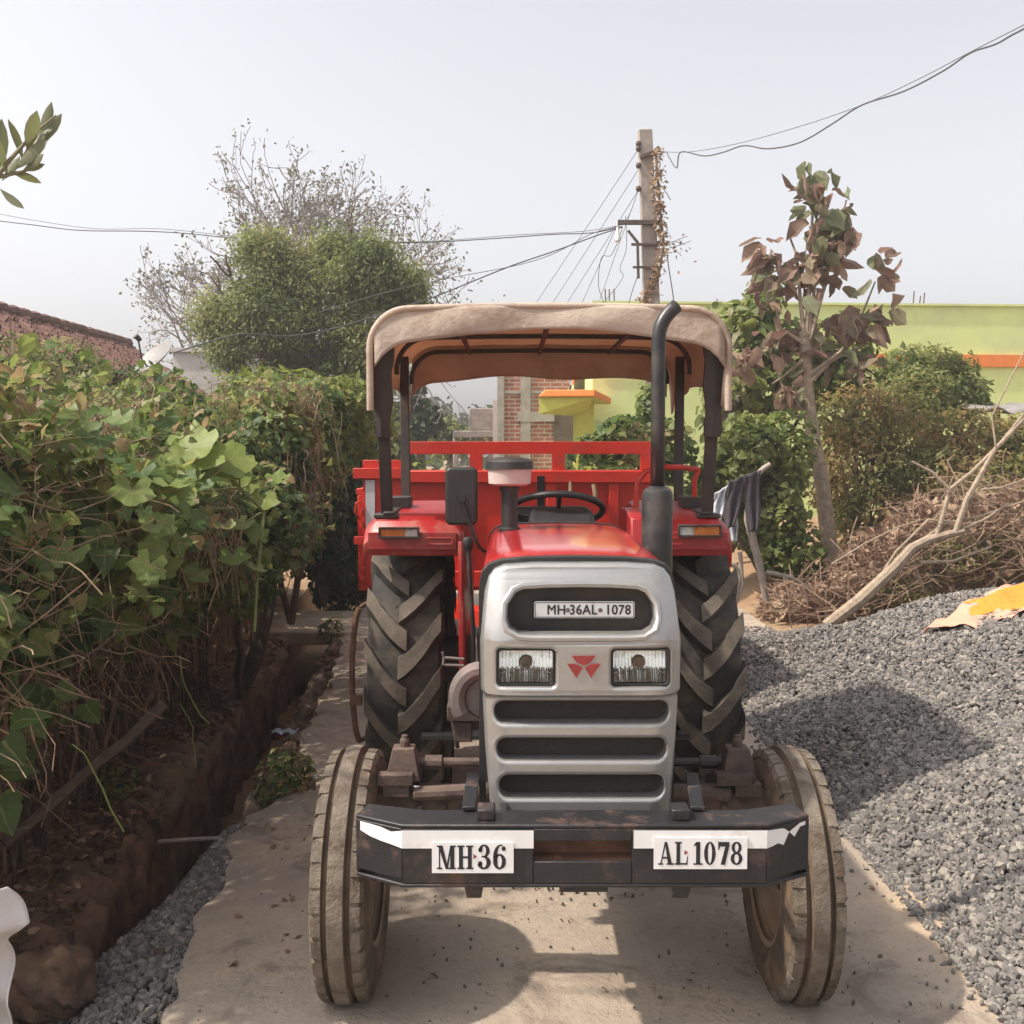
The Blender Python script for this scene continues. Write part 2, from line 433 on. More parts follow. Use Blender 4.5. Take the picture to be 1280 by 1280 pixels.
# ---- registration plate in the top opening
a = gp(668, 754); b = gp(795, 775); pc = ((a[0] + b[0]) / 2, (a[1] + b[1]) / 2); pw, ph = b[0] - a[0], a[1] - b[1]
YP = YG + .035
V, Fc = curve_plate([rrect(pc[0], pc[1], pw, ph, .006)], .002, .0012)
g = G(); g.add(np.stack([V[:, 0], YP - V[:, 2], V[:, 1]], 1), Fc); plate = obj('number_plate', g, M['white'], tr)
V, Fc = curve_plate([rrect(pc[0], pc[1], pw - .004, ph - .004, .005), rrect(pc[0], pc[1], pw - .007, ph - .007, .004)], .0006)
g = G(); g.add(np.stack([V[:, 0], YP - .0042 - V[:, 2], V[:, 1]], 1), Fc)
for txt, px in (('MH', 696), ('36AL', 730), ('1078', 774)):
    V, Fc = text_plate(txt, .037, .0006, 0, .9, 1.06)
    q = gp(px, 765)
    for i_, (da, db) in enumerate(((-.0006, 0), (.0006, .0003), (0, -.0005))): g.add(np.stack([V[:, 0] + q[0] + da, YP - .0042 - i_ * .0002 - V[:, 2], V[:, 1] + q[1] + db], 1), Fc)
obj('lettering', g, M['ink'], plate)
for px in (710.5, 751.5):
    q = gp(px, 765); g = G(); g.lathe([(0, .006), (.004, .005), (.006, .001), (.006, 0)], (q[0], YP - .003, q[1]), (0, -1, 0), 12)
    obj('screw', g, M['castgrey'], plate)
# ---- headlights
def glassmat():
    m, nt, out = new_mat('headlight_glass')
    gl = nt.nodes.new('ShaderNodeBsdfGlossy'); gl.inputs['Roughness'].default_value = .06
    t = nt.nodes.new('ShaderNodeBsdfTransparent'); t.inputs['Color'].default_value = (.93, .93, .91, 1)
    fr = nt.nodes.new('ShaderNodeFresnel'); fr.inputs['IOR'].default_value = 1.4
    mx = nt.nodes.new('ShaderNodeMixShader'); nt.links.new(fr.outputs[0], mx.inputs[0])
    nt.links.new(t.outputs[0], mx.inputs[1]); nt.links.new(gl.outputs[0], mx.inputs[2]); nt.links.new(mx.outputs[0], out.inputs['Surface'])
    return m
M['glass'] = glassmat()
M['reflector'] = pmat('lamp_reflector', (.97, .97, .95), .14, metal=1, var=.02, scale=45, bump=.1, bscale=60)
for x0, x1 in ((621, 694), (763, 836)):
    a = gp(x0, 809); b = gp(x1, 856); cx, cz = (a[0] + b[0]) / 2, (a[1] + b[1]) / 2; w, h = b[0] - a[0], a[1] - b[1]
    V, Fc = curve_plate([rrect(cx, cz, w - .002, h - .002, .011), rrect(cx, cz, w - .013, h - .013, .009)], .012, .002)
    g = G(); g.add(np.stack([V[:, 0], YG - .002 - V[:, 2], V[:, 1]], 1), Fc)
    hl = obj('headlight', g, M['blackm'], tr)
    def refl(u, v):
        x = cx + (u - .5) * (w - .008); z = cz + (v - .5) * (h - .008)
        r2 = ((x - cx) / (w / 2)) ** 2 + ((z - cz - .008) / (h / 2)) ** 2
        fl = .0016 * math.sin((x - cx) * 520) if z < cz - .008 else .0004 * math.sin((x - cx) * 700)
        return (x, YG + .012 + .014 * max(0, 1 - r2 * .5) + .26 * (z - cz) + fl, z)
    g = G(); g.grid(refl, 70, 30); obj('reflector', g, M['reflector'], hl)
    g = G(); g.lathe([(0, .004), (.007, .004), (.009, -.002), (.0155, -.002), (.017, .006), (.018, .02)], (cx, YG + .008, cz + .008), (0, 1, 0), 20)
    obj('bulb_shield', g, M['rim'], hl)
    # cut-glass ribs moulded in the lens
    g = G()
    for k in range(9):
        xx = cx - w * .42 + k * w * .84 / 8; top = cz - h * .02 - abs(xx - cx) * .42
        g.tube([(xx, YG + .002, cz - h * .42), (xx, YG + .002, top)], .0011, 5)
    for sx in (-1, 1):
        g.tube([(cx + sx * .018, YG + .002, cz - .001), (cx + sx * w * .44, YG + .002, cz - h * .2)], .0013, 5)
    for k in range(7):
        xx = cx - w * .40 + k * w * .8 / 6
        if abs(xx - cx) > .022: g.tube([(xx, YG + .002, cz + h * .22), (xx, YG + .002, cz + h * .42)], .0009, 5)
    obj('lens_ribs', g, M['clear'], hl)
    g = G(); V, Fc = curve_plate([rrect(cx, cz, w - .012, h - .012, .009)], .001)
    g.add(np.stack([V[:, 0], YG - .004 - V[:, 2], V[:, 1]], 1), Fc); obj('lens', g, M['glass'], hl)
# ---- emblem: three joined triangles
def tri(c, hw, top, bot, inset): return [gp(c - hw, top), gp(c + hw, top), gp(c + inset, bot), gp(c - inset, bot)]
sh = [[gp(714, 816.5), gp(743, 816.5), gp(737, 825), gp(728.7, 828.5), gp(720, 825)],
      [gp(708, 826.5), gp(718, 826.5), gp(726.5, 830.5), gp(727.5, 831), gp(719.5, 844)],
      [gp(749.5, 826.5), gp(739, 826.5), gp(730.5, 830.5), gp(729.5, 831), gp(737.5, 844)],
      [gp(728.6, 833), gp(732.5, 837.5), gp(728.6, 843), gp(724.5, 837.5)]]
V, Fc = curve_plate(sh[:3], .0012, .0006)
g = G(); g.add(np.stack([V[:, 0], YG - .0355 - V[:, 2], V[:, 1]], 1), Fc); obj('emblem', g, M['emblem'], tr)

# ---- hood
def hoodsec(y, dz=0, k=1.0, zb=.92):
    h = .268 * k; zt = 1.352 + dz; pts = []
    prof = [(0, .006), (.5, .003), (.78, -.004), (.90, -.016), (.965, -.036), (.99, -.062), (1.0, -.10)]
    r = [(X(h * a), y, zt + b) for a, b in prof]; r.append((X(h * 1.0), y, zb))
    l = [(X(-h * a), y, zt + b) for a, b in reversed(prof[1:])]; l.insert(0, (X(-h), y, zb))
    return r + l
g = G(); g.loft([hoodsec(2.965, -.016, .985), hoodsec(3.02, -.006, .995), hoodsec(3.3, 0), hoodsec(3.8, .004), hoodsec(4.12, .004), hoodsec(4.2, -.004, .99)])
hood = obj('hood', g, M['red'], tr, ang=60)
g = G(); 
for sx in (-1, 1): g.grid(lambda u, v: (X(sx * (.10 + .02 * v)), 3.05 + u * .95, 1.3615 + .004 * math.sin(math.pi * v) - .0035 * 0), 8, 3)
sec = hoodsec(2.93, -.004, 1.0, .66); sec2 = hoodsec(2.972, -.002, 1.008, .66)
g = G(); g.loft([sec, sec2], cap=False); g.loft([hoodsec(2.93, -.004, 1.0, .66), hoodsec(2.93, -.026, .93, .66)], cap=False)
obj('hood_seal', g, M['black'], tr, ang=60)
g = G(); g.loft([hoodsec(4.2, .004, 1.02), hoodsec(4.24, .004, 1.02)]); obj('dash_panel', g, M['black'], tr, ang=60)
# lower side shields, radiator, engine and gearbox
g = G(); g.box(X(-.235), X(.235), 2.9, 2.97, .62, 1.28); obj('radiator', g, M['engine'], tr)
g = G(); g.box(X(-.17), X(.17), 2.97, 3.05, .50, 1.22); g.box(X(-.15), X(.15), 3.05, 4.0, .52, 1.15); g.box(X(-.11), X(.11), 3.1, 3.9, .42, .52)
g.lathe([(0, 0), (.05, 0), (.05, .1), (0, .1)], (X(-.2), 3.5, .9), (0, 1, 0), 14); g.lathe([(0, 0), (.045, 0), (.045, .2), (0, .2)], (X(-.2), 3.2, .72), (0, 1, 0), 14)
for k in range(5): g.box(X(-.19), X(-.15), 3.15 + k * .17, 3.22 + k * .17, .75, .95)
obj('engine', g, M['engine'], tr, bevel=.006)
g = G(); g.box(X(-.16), X(.16), 4.0, 4.75, .48, .98); g.box(X(-.2), X(.2), 4.75, 5.3, .45, 1.05); g.lathe([(.10, -.62), (.12, -.3), (.2, -.2), (.2, .2), (.12, .3), (.10, .62)], (X(0), 5.03, .66), (1, 0, 0), 20)
obj('gearbox', g, M['castgrey'], tr, bevel=.01)
# grey flywheel-like cover seen at the left of the engine
c = at(602, 872, 3.35)
g = G(); pr = []
for k in range(15):
    a = R(55 + 160 * k / 14); pr.append((c[0] + .075 * math.cos(a), 3.35, c[2] + .085 * math.sin(a)))
g.tube(pr, [.03] * 15, 10); g.lathe([(0, -.02), (.06, -.02), (.07, 0), (.06, .04), (0, .04)], (c[0] + .01, 3.36, c[2]), (0, 1, 0), 20)
obj('pump_housing', g, M['castgrey'], tr)
q0 = at(560, 885, 3.5); g = G(); g.box(q0[0], q0[0] + .12, 3.44, 3.56, q0[2] - .03, q0[2] + .02); g.tube([at(566, 900, 3.5), at(572, 935, 3.5)], .008); g.box(q0[0] + .02, q0[0] + .08, 3.45, 3.5, q0[2] - .10, q0[2] - .035)
obj('pump_bracket', g, M['rust'], tr, bevel=.005)
# ---- front axle
ax = 3.2
g = G()
zb = at(560, 1000, ax)[2]
g.hexa([(X(-.60), ax - .05, zb - .035), (X(.60), ax - .05, zb - .035), (X(.60), ax + .05, zb - .035), (X(-.60), ax + .05, zb - .035),
        (X(-.60), ax - .04, zb + .04), (X(.60), ax - .04, zb + .04), (X(.60), ax + .04, zb + .04), (X(-.60), ax + .04, zb + .04)])
for sx in (-1, 1):
    g.tube([(X(sx * .22), ax - .055, zb + .05), (X(sx * .47), ax - .055, zb + .036)], .022, 10)
    for k in range(3):
        g.lathe([(0, 0), (.011, 0), (.011, .012), (0, .014)], (X(sx * (.31 + k * .07)), ax - .05, zb - .005), (0, -1, 0), 6)
axle = obj('front_axle', g, M['rust'], tr, bevel=.006)
for sx in (-1, 1):
    g = G(); xk = X(sx * .50)
    g.lathe([(0, .45), (.035, .45), (.042, .47), (.042, .66), (.036, .68), (0, .68)], (xk, ax, 0), (0, 0, 1), 14)
    g.hexa([(xk - .055, ax - .05, .66), (xk + .05, ax - .05, .66), (xk + .05, ax + .05, .66), (xk - .055, ax + .05, .66),
            (xk - .035, ax - .03, .755), (xk + .03, ax - .03, .755), (xk + .03, ax + .03, .755), (xk - .035, ax + .03, .755)])
    g.box(xk - .075, xk + .03, ax - .075, ax - .03, .655, .69); g.box(xk + sx * .02 - .04, xk + sx * .02 + .04, ax - .07, ax, .62, .66)
    g.lathe([(0, .75), (.016, .75), (.016, .775), (.011, .78), (.011, .79), (0, .79)], (xk, ax, 0), (0, 0, 1), 8)
    g.tube([(xk, ax, .50), (X(sx * .56), ax, .40), (X(sx * .61), ax, .37)], [.045, .04, .035], 10)
    obj('steering_knuckle', g, M['rust'], tr, bevel=.004)
    g = G(); g.tube([(xk - sx * .02, ax + .02, .70), (X(sx * .18), ax + .02, .70)], .014, 10)
    g.lathe([(0, 0), (.022, 0), (.022, .05), (0, .05)], (xk - sx * .06, ax + .02, .70), (-sx, 0, 0), 10)
    obj('tie_rod', g, M['rust'] if sx < 0 else M['blackm'], tr)
    g = G(); g.tube([(xk - sx * .03, ax - .05, .645), (xk - sx * .10, ax - .045, .635)], .008, 10)
    obj('grease_pipe', g, M['chrome'], tr)

# ---- front wheels
def front_wheel(sx):
    xc = X(sx * .656); w = .073; Rr = .372
    root_c = (xc, ax, Rr)
    # rim dish (inner side faces the tractor centre)
    g = G(); inn = -sx
    g.lathe([(.198, .07), (.215, .075), (.215, .06), (.19, .045), (.175, .02), (.10, -.01), (.095, -.02), (.04, -.02), (.04, .05), (.0, .05)], root_c, (inn, 0, 0), 36)
    g.lathe([(.198, -.07), (.215, -.075), (.215, -.06), (.19, -.05), (.19, .05)], root_c, (inn, 0, 0), 36)
    wh = obj('front_wheel', g, M['rim'], tr)
    # three-rib tyre, ribs in the profile
    gr = .013
    prof = [(.205, -.066), (.225, -.074), (.275, -.082), (.318, -w - .004), (.342, -.068), (.356, -.062), (.361, -.040), (.361 - gr, -.036), (.361 - gr, -.026), (Rr, -.022), (Rr + .002, 0), (Rr, .022), (.361 - gr, .026), (.361 - gr, .036), (.361, .040), (.356, .062), (.342, .068), (.318, w + .004), (.275, .082), (.225, .074), (.205, .066)]
    mis = [2, 2, 2, 2, 0, 0, 1, 1, 1, 0, 0, 1, 1, 1, 0, 0, 2, 2, 2, 2]
    g = G(); g.lathe(prof, root_c, (1, 0, 0), 72, mis=mis)
    # small shoulder lugs
    for k in range(34):
        a = 2 * math.pi * k / 34
        for s2 in (-1, 1):
            p = []
            for (rr, h) in ((.350, .060), (.357, .040), (.3635, .040), (.3605, .067), (.340, .0745), (.33, .070)):
                p.append((rr, h * s2))
            secs = []
            for da in (-.072, .072):
                aa = a + da + .04 * s2
                secs.append([(root_c[0] + h, ax - math.cos(aa) * rr, Rr + math.sin(aa) * rr) for rr, h in p])
            g.loft(secs)
    t = obj('tyre', g, [M['ftyre'], M['ftyred'], M['fside']], wh, ang=30)
    for k in range(6):
        g = G(); a = R(60 * k); g.lathe([(0, .02), (.012, .02), (.012, -.005)], (xc, ax + .07 * math.cos(a), Rr + .07 * math.sin(a)), (inn, 0, 0), 6); obj('wheel_nut', g, M['rust'], wh)
    return wh
for sx in (-1, 1): front_wheel(sx)

# ---- rear wheels
RA = 5.03
def rear_wheel(sx):
    xc = X(sx * .632); Rr = .645; c = (xc, RA, Rr - .005); w = .155
    g = G(); g.lathe([(.365, -.13), (.385, -.14), (.385, -.12), (.35, -.1), (.35, .1), (.385, .12), (.385, .14), (.365, .13)], c, (1, 0, 0), 40)
    g.lathe([(.35, .06 * sx), (.22, .03 * sx), (.10, .0), (.10, .05 * sx), (0, .05 * sx)], c, (1, 0, 0), 40)
    wh = obj('rear_wheel', g, M['rim'], tr)
    Rc = .600
    prof = [(.37, -.12), (.41, -.145), (.48, -.158), (.545, -.156), (.578, -.145), (.592, -.11), (Rc, -.05), (Rc + .002, 0), (Rc, .05), (.592, .11), (.578, .145), (.545, .156), (.48, .158), (.41, .145), (.37, .12)]
    g = G(); g.lathe(prof, c, (1, 0, 0), 80, mi=0)
    def rs(wv):
        wv = abs(wv)
        return np.interp(wv, [0, .05, .11, .145, .157], [Rc + .002, Rc, .592, .578, .55])
    NL = 17
    for k in range(NL):
        for s2 in (-1, 1):
            th0 = 2 * math.pi * (k + (0 if s2 < 0 else .5)) / NL
            base = []; 
            path = [(-.018, -.03, .8), (.012, .0, 1), (.05, .055, 1), (.09, .13, 1), (.128, .225, 1.02), (.158, .29, 1.0), (.166, .32, .62)]
            secs = []
            for (wv, dt, hs) in path:
                r0 = rs(wv) - .012; r1 = rs(0) + (.043 if wv < .13 else .038) * hs - .010 * (max(wv, 0) / .16) ** 2
                if wv > .16: r0, r1 = .50, .575
                th = th0 + dt; wk = 1.12 + .12 * math.sin(k * 2.3 + s2); bw = .036 / Rc * 1.35 * wk; tw = .026 / Rc * 1.25 * wk
                def P(tt, r): return (xc + s2 * wv, RA - math.cos(tt) * r, c[2] + math.sin(tt) * r)
                secs.append([P(th - bw, r0), P(th - tw, r1), P(th + tw, r1), P(th + bw, r0)])
            o0 = len(g.F)
            g.loft(secs)
            # crown faces of each lug carry dust
            for fi in range(o0, len(g.F)):
                q = (fi - o0)
                if q < 4 * (len(path) - 1) and q % 4 == 1: g.MI[fi] = 1
    obj('tyre', g, [M['rubber'], M['lug']], wh, ang=30)
    return wh
for sx in (-1, 1): rear_wheel(sx)

# ---- fenders
def fender(sx):
    xi, xo = sx * .39, (-.80 if sx < 0 else .742)
    g = G()
    prof = [(4.50, 1.215), (4.50, 1.285), (4.545, 1.335), (4.62, 1.36), (5.25, 1.385), (5.55, 1.34), (5.75, 1.16)]
    inner = [(a, b) for a, b in prof]
    th = .018
    # top skin as a closed strip with chamfered outer corner
    secs = []
    for i, (y, z) in enumerate(prof):
        ch = .05 if 0 < i < 6 else .02
        secs.append([(X(xi), y, z), (X(xi + sx * .02), y, z + .012), (X(xo - sx * ch), y, z + .008), (X(xo), y, z - ch * .8), (X(xo), y, z - ch * .8 - .05), (X(xo - sx * .012), y + .01, z - ch * .8 - .05), (X(xo - sx * ch), y + .01, z - th), (X(xi), y + .01, z - th)])
    g.loft(secs)
    g.box(X(xi + sx * .02), X(xo - sx * .02), 4.488, 4.5, 1.225, 1.30)
    f = obj('fender', g, M['redf'], tr, bevel=.004)
    # inner side panel down to the footplate
    g = G()
    poly = [(4.50, 1.22), (4.52, 1.30), (4.62, 1.36), (5.55, 1.345), (5.72, 1.15), (5.6, .70), (5.0, .55), (4.42, .62), (4.40, .70)]
    g.prism(poly, X(xi - sx * .012), X(xi + sx * .006), 'x')
    g.tube([(X(xi), 4.49, 1.26), (X(xi), 4.47, 1.0), (X(xi - sx * .01), 4.42, .66)], .014, 8)
    obj('fender_panel', g, M['redf'], tr, bevel=.003)
    # rib and lamp on the front face
    g = G(); V, Fc = curve_plate([rrect(X(sx * .48), 1.262, .12, .035, .012), rrect(X(sx * .48), 1.262, .10, .018, .008)], .003, .002)
    g.add(np.stack([V[:, 0], 4.488 - V[:, 2], V[:, 1]], 1), Fc); obj('pressed_rib', g, M['redf'], f)
    l0 = at(473, 659, 4.46) if sx < 0 else at(848, 656, 4.46); l1 = at(524, 673, 4.46) if sx < 0 else at(902, 671.5, 4.46)
    cx, cz = (l0[0] + l1[0]) / 2, (l0[2] + l1[2]) / 2; w, h = abs(l1[0] - l0[0]), abs(l1[2] - l0[2])
    V, Fc = curve_plate([rrect(cx, cz, w, h, .004), rrect(cx, cz, w - .014, h - .016, .003)], .012, .002)
    g = G(); g.add(np.stack([V[:, 0], 4.468 - V[:, 2], V[:, 1]], 1), Fc); g.box(cx - w / 2 + .005, cx + w / 2 - .005, 4.472, 4.489, cz - h / 2 + .004, cz + h / 2 - .004)
    ind = obj('indicator_lamp', g, M['blackm'], tr)
    cut = .66
    xs = (cx - w / 2 + .008, cx + w / 2 - .008)
    if sx < 0: am = (xs[0], xs[0] + cut * (xs[1] - xs[0])); cl = (am[1] + .001, xs[1])
    else: cl = (xs[0], xs[0] + (1 - cut) * (xs[1] - xs[0])); am = (cl[1] + .001, xs[1])
    for nm, (a, b), mt in (('amber_lens', am, M['amber']), ('clear_lens', cl, M['clear'])):
        g = G(); n = 14
        def rib(u, v):
            return (a + (b - a) * u, 4.462 - .002 * math.sin(u * 60), cz + (v - .5) * (h - .018))
        g.grid(rib, 40, 2); g.box(a, b, 4.466, 4.471, cz - h / 2 + .009, cz + h / 2 - .009); obj(nm, g, mt, ind)
for sx in (-1, 1): fender(sx)
# rusty hoop outside the left rear tyre
g = G(); pts = []
for k in range(17):
    p = at(449 - 9 * math.sin(math.pi * k / 16) ** .6, 760 + k * 10.4, 4.62); pts.append(p)
g.tube(pts, .013, 8); g.box(pts[11][0] - .01, pts[11][0] + .04, 4.6, 4.64, pts[11][2] - .02, pts[11][2] + .02)
g.tube([pts[0], (X(-.8), 4.8, pts[0][2] + .01)], .01, 6); g.tube([pts[-1], (X(-.78), 4.8, pts[-1][2])], .01, 6)
obj('rear_hoop', g, M['rustor'], tr)

# ---- bumper
YB = 2.60
def bp(px, py, y=YB): p = at(px, py, y); return (p[0], p[2])
zt = bp(726, 1036)[1]; zb_ = bp(726, 1105)[1]
fl = .448; out_ = .572
pts_f = [(-out_, YB + .075), (-fl, YB), (fl, YB), (out_, YB + .075)]
g = G()
xa, za = bp(667, 1052); xb, zbb = bp(790, 1077)
def slab(x0, y0, x1, y1, z0, z1, t=.012):
    g.hexa([(X(x0), y0, z0), (X(x1), y1, z0), (X(x1), y1 + t, z0), (X(x0), y0 + t, z0), (X(x0), y0, z1), (X(x1), y1, z1), (X(x1), y1 + t, z1), (X(x0), y0 + t, z1)])
hx0, hx1 = xa - TX, xb - TX
slab(-out_, YB + .075, -fl, YB, zb_ + .01, zt); slab(fl, YB, out_, YB + .075, zb_ + .01, zt)
slab(-fl, YB, hx0, YB, zb_, zt); slab(hx1, YB, fl, YB, zb_, zt); slab(hx0, YB, hx1, YB, zb_, zbb); slab(hx0, YB, hx1, YB, za, zt)
# top and bottom flanges, end caps
for z in (zt, zb_):
    s_ = .012 if z == zt else -.0; z0 = z if z == zt else z - .010
    poly = [(X(-out_), YB + .075), (X(-fl), YB + .0), (X(fl), YB + .0), (X(out_), YB + .075), (X(out_ - .02), YB + .16), (X(fl - .05), YB + .11), (X(-fl + .05), YB + .11), (X(-out_ + .02), YB + .16)]
    g.prism(poly, z0, z0 + .010, 'z')
for sx in (-1, 1): g.hexa([(X(sx * out_), YB + .075, zb_), (X(sx * (out_ - .01)), YB + .078, zb_), (X(sx * (out_ - .03)), YB + .16, zb_), (X(sx * (out_ - .02)), YB + .16, zb_), (X(sx * out_), YB + .075, zt), (X(sx * (out_ - .01)), YB + .078, zt), (X(sx * (out_ - .03)), YB + .16, zt), (X(sx * (out_ - .02)), YB + .16, zt)])
for px in (592, 853):
    p = bp(px, 1105); g.hexa([(p[0] - .018, YB + .02, p[1] - .045), (p[0] + .018, YB + .02, p[1] - .045), (p[0] + .018, YB + .06, p[1] - .045), (p[0] - .018, YB + .06, p[1] - .045), (p[0] - .026, YB + .01, p[1]), (p[0] + .026, YB + .01, p[1]), (p[0] + .026, YB + .07, p[1]), (p[0] - .026, YB + .07, p[1])])
g.box(X(-.06), X(.06), YB + .02, YB + .09, zb_ - .03, zb_ - .01)
for sx in (-1, 1): g.hexa([(X(sx * .19), YB + .1, zb_ + .02), (X(sx * .21), YB + .1, zb_ + .02), (X(sx * .21), 3.0, zb_ + .02), (X(sx * .19), 3.0, zb_ + .02), (X(sx * .19), YB + .1, zt - .01), (X(sx * .21), YB + .1, zt - .01), (X(sx * .21), 3.0, zt - .01), (X(sx * .19), 3.0, zt - .01)])
bumper = obj('bumper', g, M['bumper'], tr, bevel=.003)
g = G(); g.box(xa + .002, xb - .002, YB + .06, YB + .07, zbb, za); g.box(xa, xb, YB + .013, YB + .06, zbb - .006, zbb)
g.lathe([(0, .004), (.013, .004), (.013, 0)], ((xa + xb) / 2 - .06, YB + .035, zbb), (0, 0, 1), 10)
obj('towing_socket', g, M['rustor'], bumper)
g = G()
for px0, px1 in ((597, 619), (838, 861)):
    g = G(); a = at(px0, 1033, YB + .05); b = at(px1, 1014, YB + .05)
    g.box(a[0], b[0], YB + .025, YB + .085, zt + .010, b[2] + .012)
    obj('bumper_block', g, M['bumper'], bumper, bevel=.004)
g = G()
for sx, px in ((-1, 586), (1, 872)):
    g = G(); a = at(px, 1030, YB + .09); b = at(px - sx * 6, 1005, 2.95)
    g.bar((a[0], YB + .09, zt + .02), (b[0], 2.98, zt + .02), .035, .01); g.bar((a[0], YB + .10, zt + .02), (a[0] + sx * -.005, YB + .12, zt + .07), .035, .01, up=(0, 1, 0))
    obj('bumper_strap', g, M['bumper'], bumper, bevel=.002)
# white stripes and lettered boards
def front(poly, y, t, nm, mt, par):
    V, Fc = curve_plate([poly], t / 2); g = G(); g.add(np.stack([V[:, 0], y - V[:, 2], V[:, 1]], 1), Fc); return obj(nm, g, mt, par)
def endstrip(sx, u0, u1, v):      # piece on the swept-back end: u 0..1 along, v list of z pairs
    k = len(v) - 1; o = []
    for i in range(k + 1):
        u = u0 + (u1 - u0) * i / k; x = X(sx * (fl + (out_ - fl) * u)); y = YB + .075 * u - .003
        o.append(((x, y, v[i][0]), (x, y, v[i][1])))
    for i in range(k): g.add([o[i][0], o[i + 1][0], o[i + 1][1], o[i][1]], [(0, 1, 2, 3)])
h1 = bp(726, 1060)[1]
g = G(); endstrip(-1, 0, .9, [(h1, zt - .004), (h1 + .004, zt - .012), (h1 + .007, zt - .006), (h1 + .012, zt - .004), (h1 + .022, zt - .003)])
EN = (1, 0, .9, [(h1, zt - .003), (h1 + .002, zt - .005), (h1 + .006, zt - .006), (h1 - .002, zt - .008), (h1 + .028, zt - .02), (h1 + .012, zt - .012), (h1 + .034, zt - .004), (zt - .012, zt - .003)])
f0 = bp(502, 1036)[0]; f1 = bp(667, 1036)[0]; f2 = bp(792, 1036)[0]
for x0, x1 in ((X(-fl), f1), (f2, X(fl))):
    if x0 == f2: g = G(); endstrip(*EN)
    g.add([(x0, YB - .003, h1), (x1, YB - .003, h1), (x1, YB - .003, zt - .003), (x0, YB - .003, zt - .003)], [(0, 1, 2, 3)])
    obj('white_stripe', g, M['white'], bumper, smooth=False)

# slab-serif glyphs, unit height
def ell(cx, cy, rx, ry, ix, iy, a0=0, a1=360, n=26):
    q = []
    for k in range(n):
        b0 = R(a0 + (a1 - a0) * k / n); b1 = R(a0 + (a1 - a0) * (k + 1) / n)
        q.append([(cx + rx * math.cos(b0), cy + ry * math.sin(b0)), (cx + rx * math.cos(b1), cy + ry * math.sin(b1)), (cx + ix * math.cos(b1), cy + iy * math.sin(b1)), (cx + ix * math.cos(b0), cy + iy * math.sin(b0))])
    return q
def rc(x0, x1, y0, y1): return [[(x0, y0), (x1, y0), (x1, y1), (x0, y1)]]
def dot(cx, cy, r): return [[(cx + r * math.cos(R(a)), cy + r * math.sin(R(a))) for a in range(0, 360, 24)]]
GL = {
 'M': (1.0, rc(.10, .17, 0, 1) + rc(.70, .92, 0, 1) + [[(.06, 1), (.30, 1), (.60, .0), (.46, .0)]] + [[(.47, .0), (.58, .0), (.78, 1), (.70, 1)]] + rc(.0, .28, 0, .07) + rc(.60, 1.0, 0, .07) + rc(.0, .2, .93, 1) + rc(.75, 1.0, .93, 1)),
 'H': (.86, rc(.09, .30, 0, 1) + rc(.56, .77, 0, 1) + rc(.3, .56, .46, .55) + rc(0, .39, 0, .07) + rc(.47, .86, 0, .07) + rc(0, .39, .93, 1) + rc(.47, .86, .93, 1)),
 'A': (.9, [[(.12, 0), (.19, 0), (.47, 1), (.38, 1)]] + [[(.38, 1), (.52, 1), (.82, 0), (.58, 0)]] + rc(.24, .65, .27, .35) + rc(0, .30, 0, .07) + rc(.50, .92, 0, .07)),
 'L': (.76, rc(.09, .30, 0, 1) + rc(0, .40, .93, 1) + rc(0, .74, 0, .08) + [[(.66, .08), (.74, .08), (.76, .36), (.71, .36)]]),
 '1': (.5, rc(.14, .36, 0, 1) + [[(.14, 1), (.14, .86), (.02, .80), (.02, .86)]] + rc(.0, .5, 0, .07)),
 '0': (.66, ell(.31, .5, .31, .51, .11, .44)),
 '7': (.62, rc(.02, .62, .80, 1) + [[(.02, .8), (.02, .64), (.07, .64), (.12, .8)]] + [[(.62, .84), (.40, .80), (.16, 0), (.40, 0)]]),
 '8': (.66, ell(.32, .75, .27, .26, .10, .18) + ell(.32, .27, .32, .28, .12, .20)),
 '3': (.62, ell(.28, .75, .27, .26, .09, .19, -90, 165) + ell(.27, .27, .33, .28, .12, .20, -165, 90) + rc(.16, .30, .48, .55) + dot(.10, .79, .10) + dot(.09, .22, .11)),
 '6': (.66, ell(.33, .31, .31, .32, .11, .24) + ell(.40, .5, .38, .51, .18, .45, 75, 215) + dot(.53, .84, .10)),
}
def lettered(px0, px1, py0, py1, words, dotx, nm):
    a = bp(px0, py0); b = bp(px1, py1)
    pl = front([(a[0], b[1]), (b[0], b[1]), (b[0], a[1]), (a[0], a[1])], YB - .0055, .003, nm, M['white'], bumper)
    g = G(); lay = 0
    for txt, x0, x1, yb, yt in words:
        tot = sum(GL[ch][0] for ch in txt) + .07 * (len(txt) - 1); q0 = bp(x0, yb); q1 = bp(x1, yt)
        sx = (q1[0] - q0[0]) / tot; sy = q1[1] - q0[1]; cur = 0
        for ch in txt:
            for poly in GL[ch][1]:
                lay += 1; y = YB - .0074 - (lay % 7) * .00012
                g.add([(q0[0] + (cur + x) * sx, y, q0[1] + z * sy) for x, z in poly], [list(range(len(poly)))])
            cur += GL[ch][0] + .07
    obj('lettering', g, M['ink'], pl, smooth=False)
    q = bp(dotx[0], dotx[1]); g = G(); g.add([(q[0] - .004, YB - .0085, q[1] - .007), (q[0] + .005, YB - .0085, q[1]), (q[0] - .004, YB - .0085, q[1] + .006)], [(0, 1, 2)])
    obj('red_mark', g, M['emblem'], pl, smooth=False)
lettered(540, 642, 1052, 1090, [('MH', 546.5, 592, 1085, 1055.5), ('36', 598, 633, 1085, 1054.5)], (594, 1069), 'letter_board')
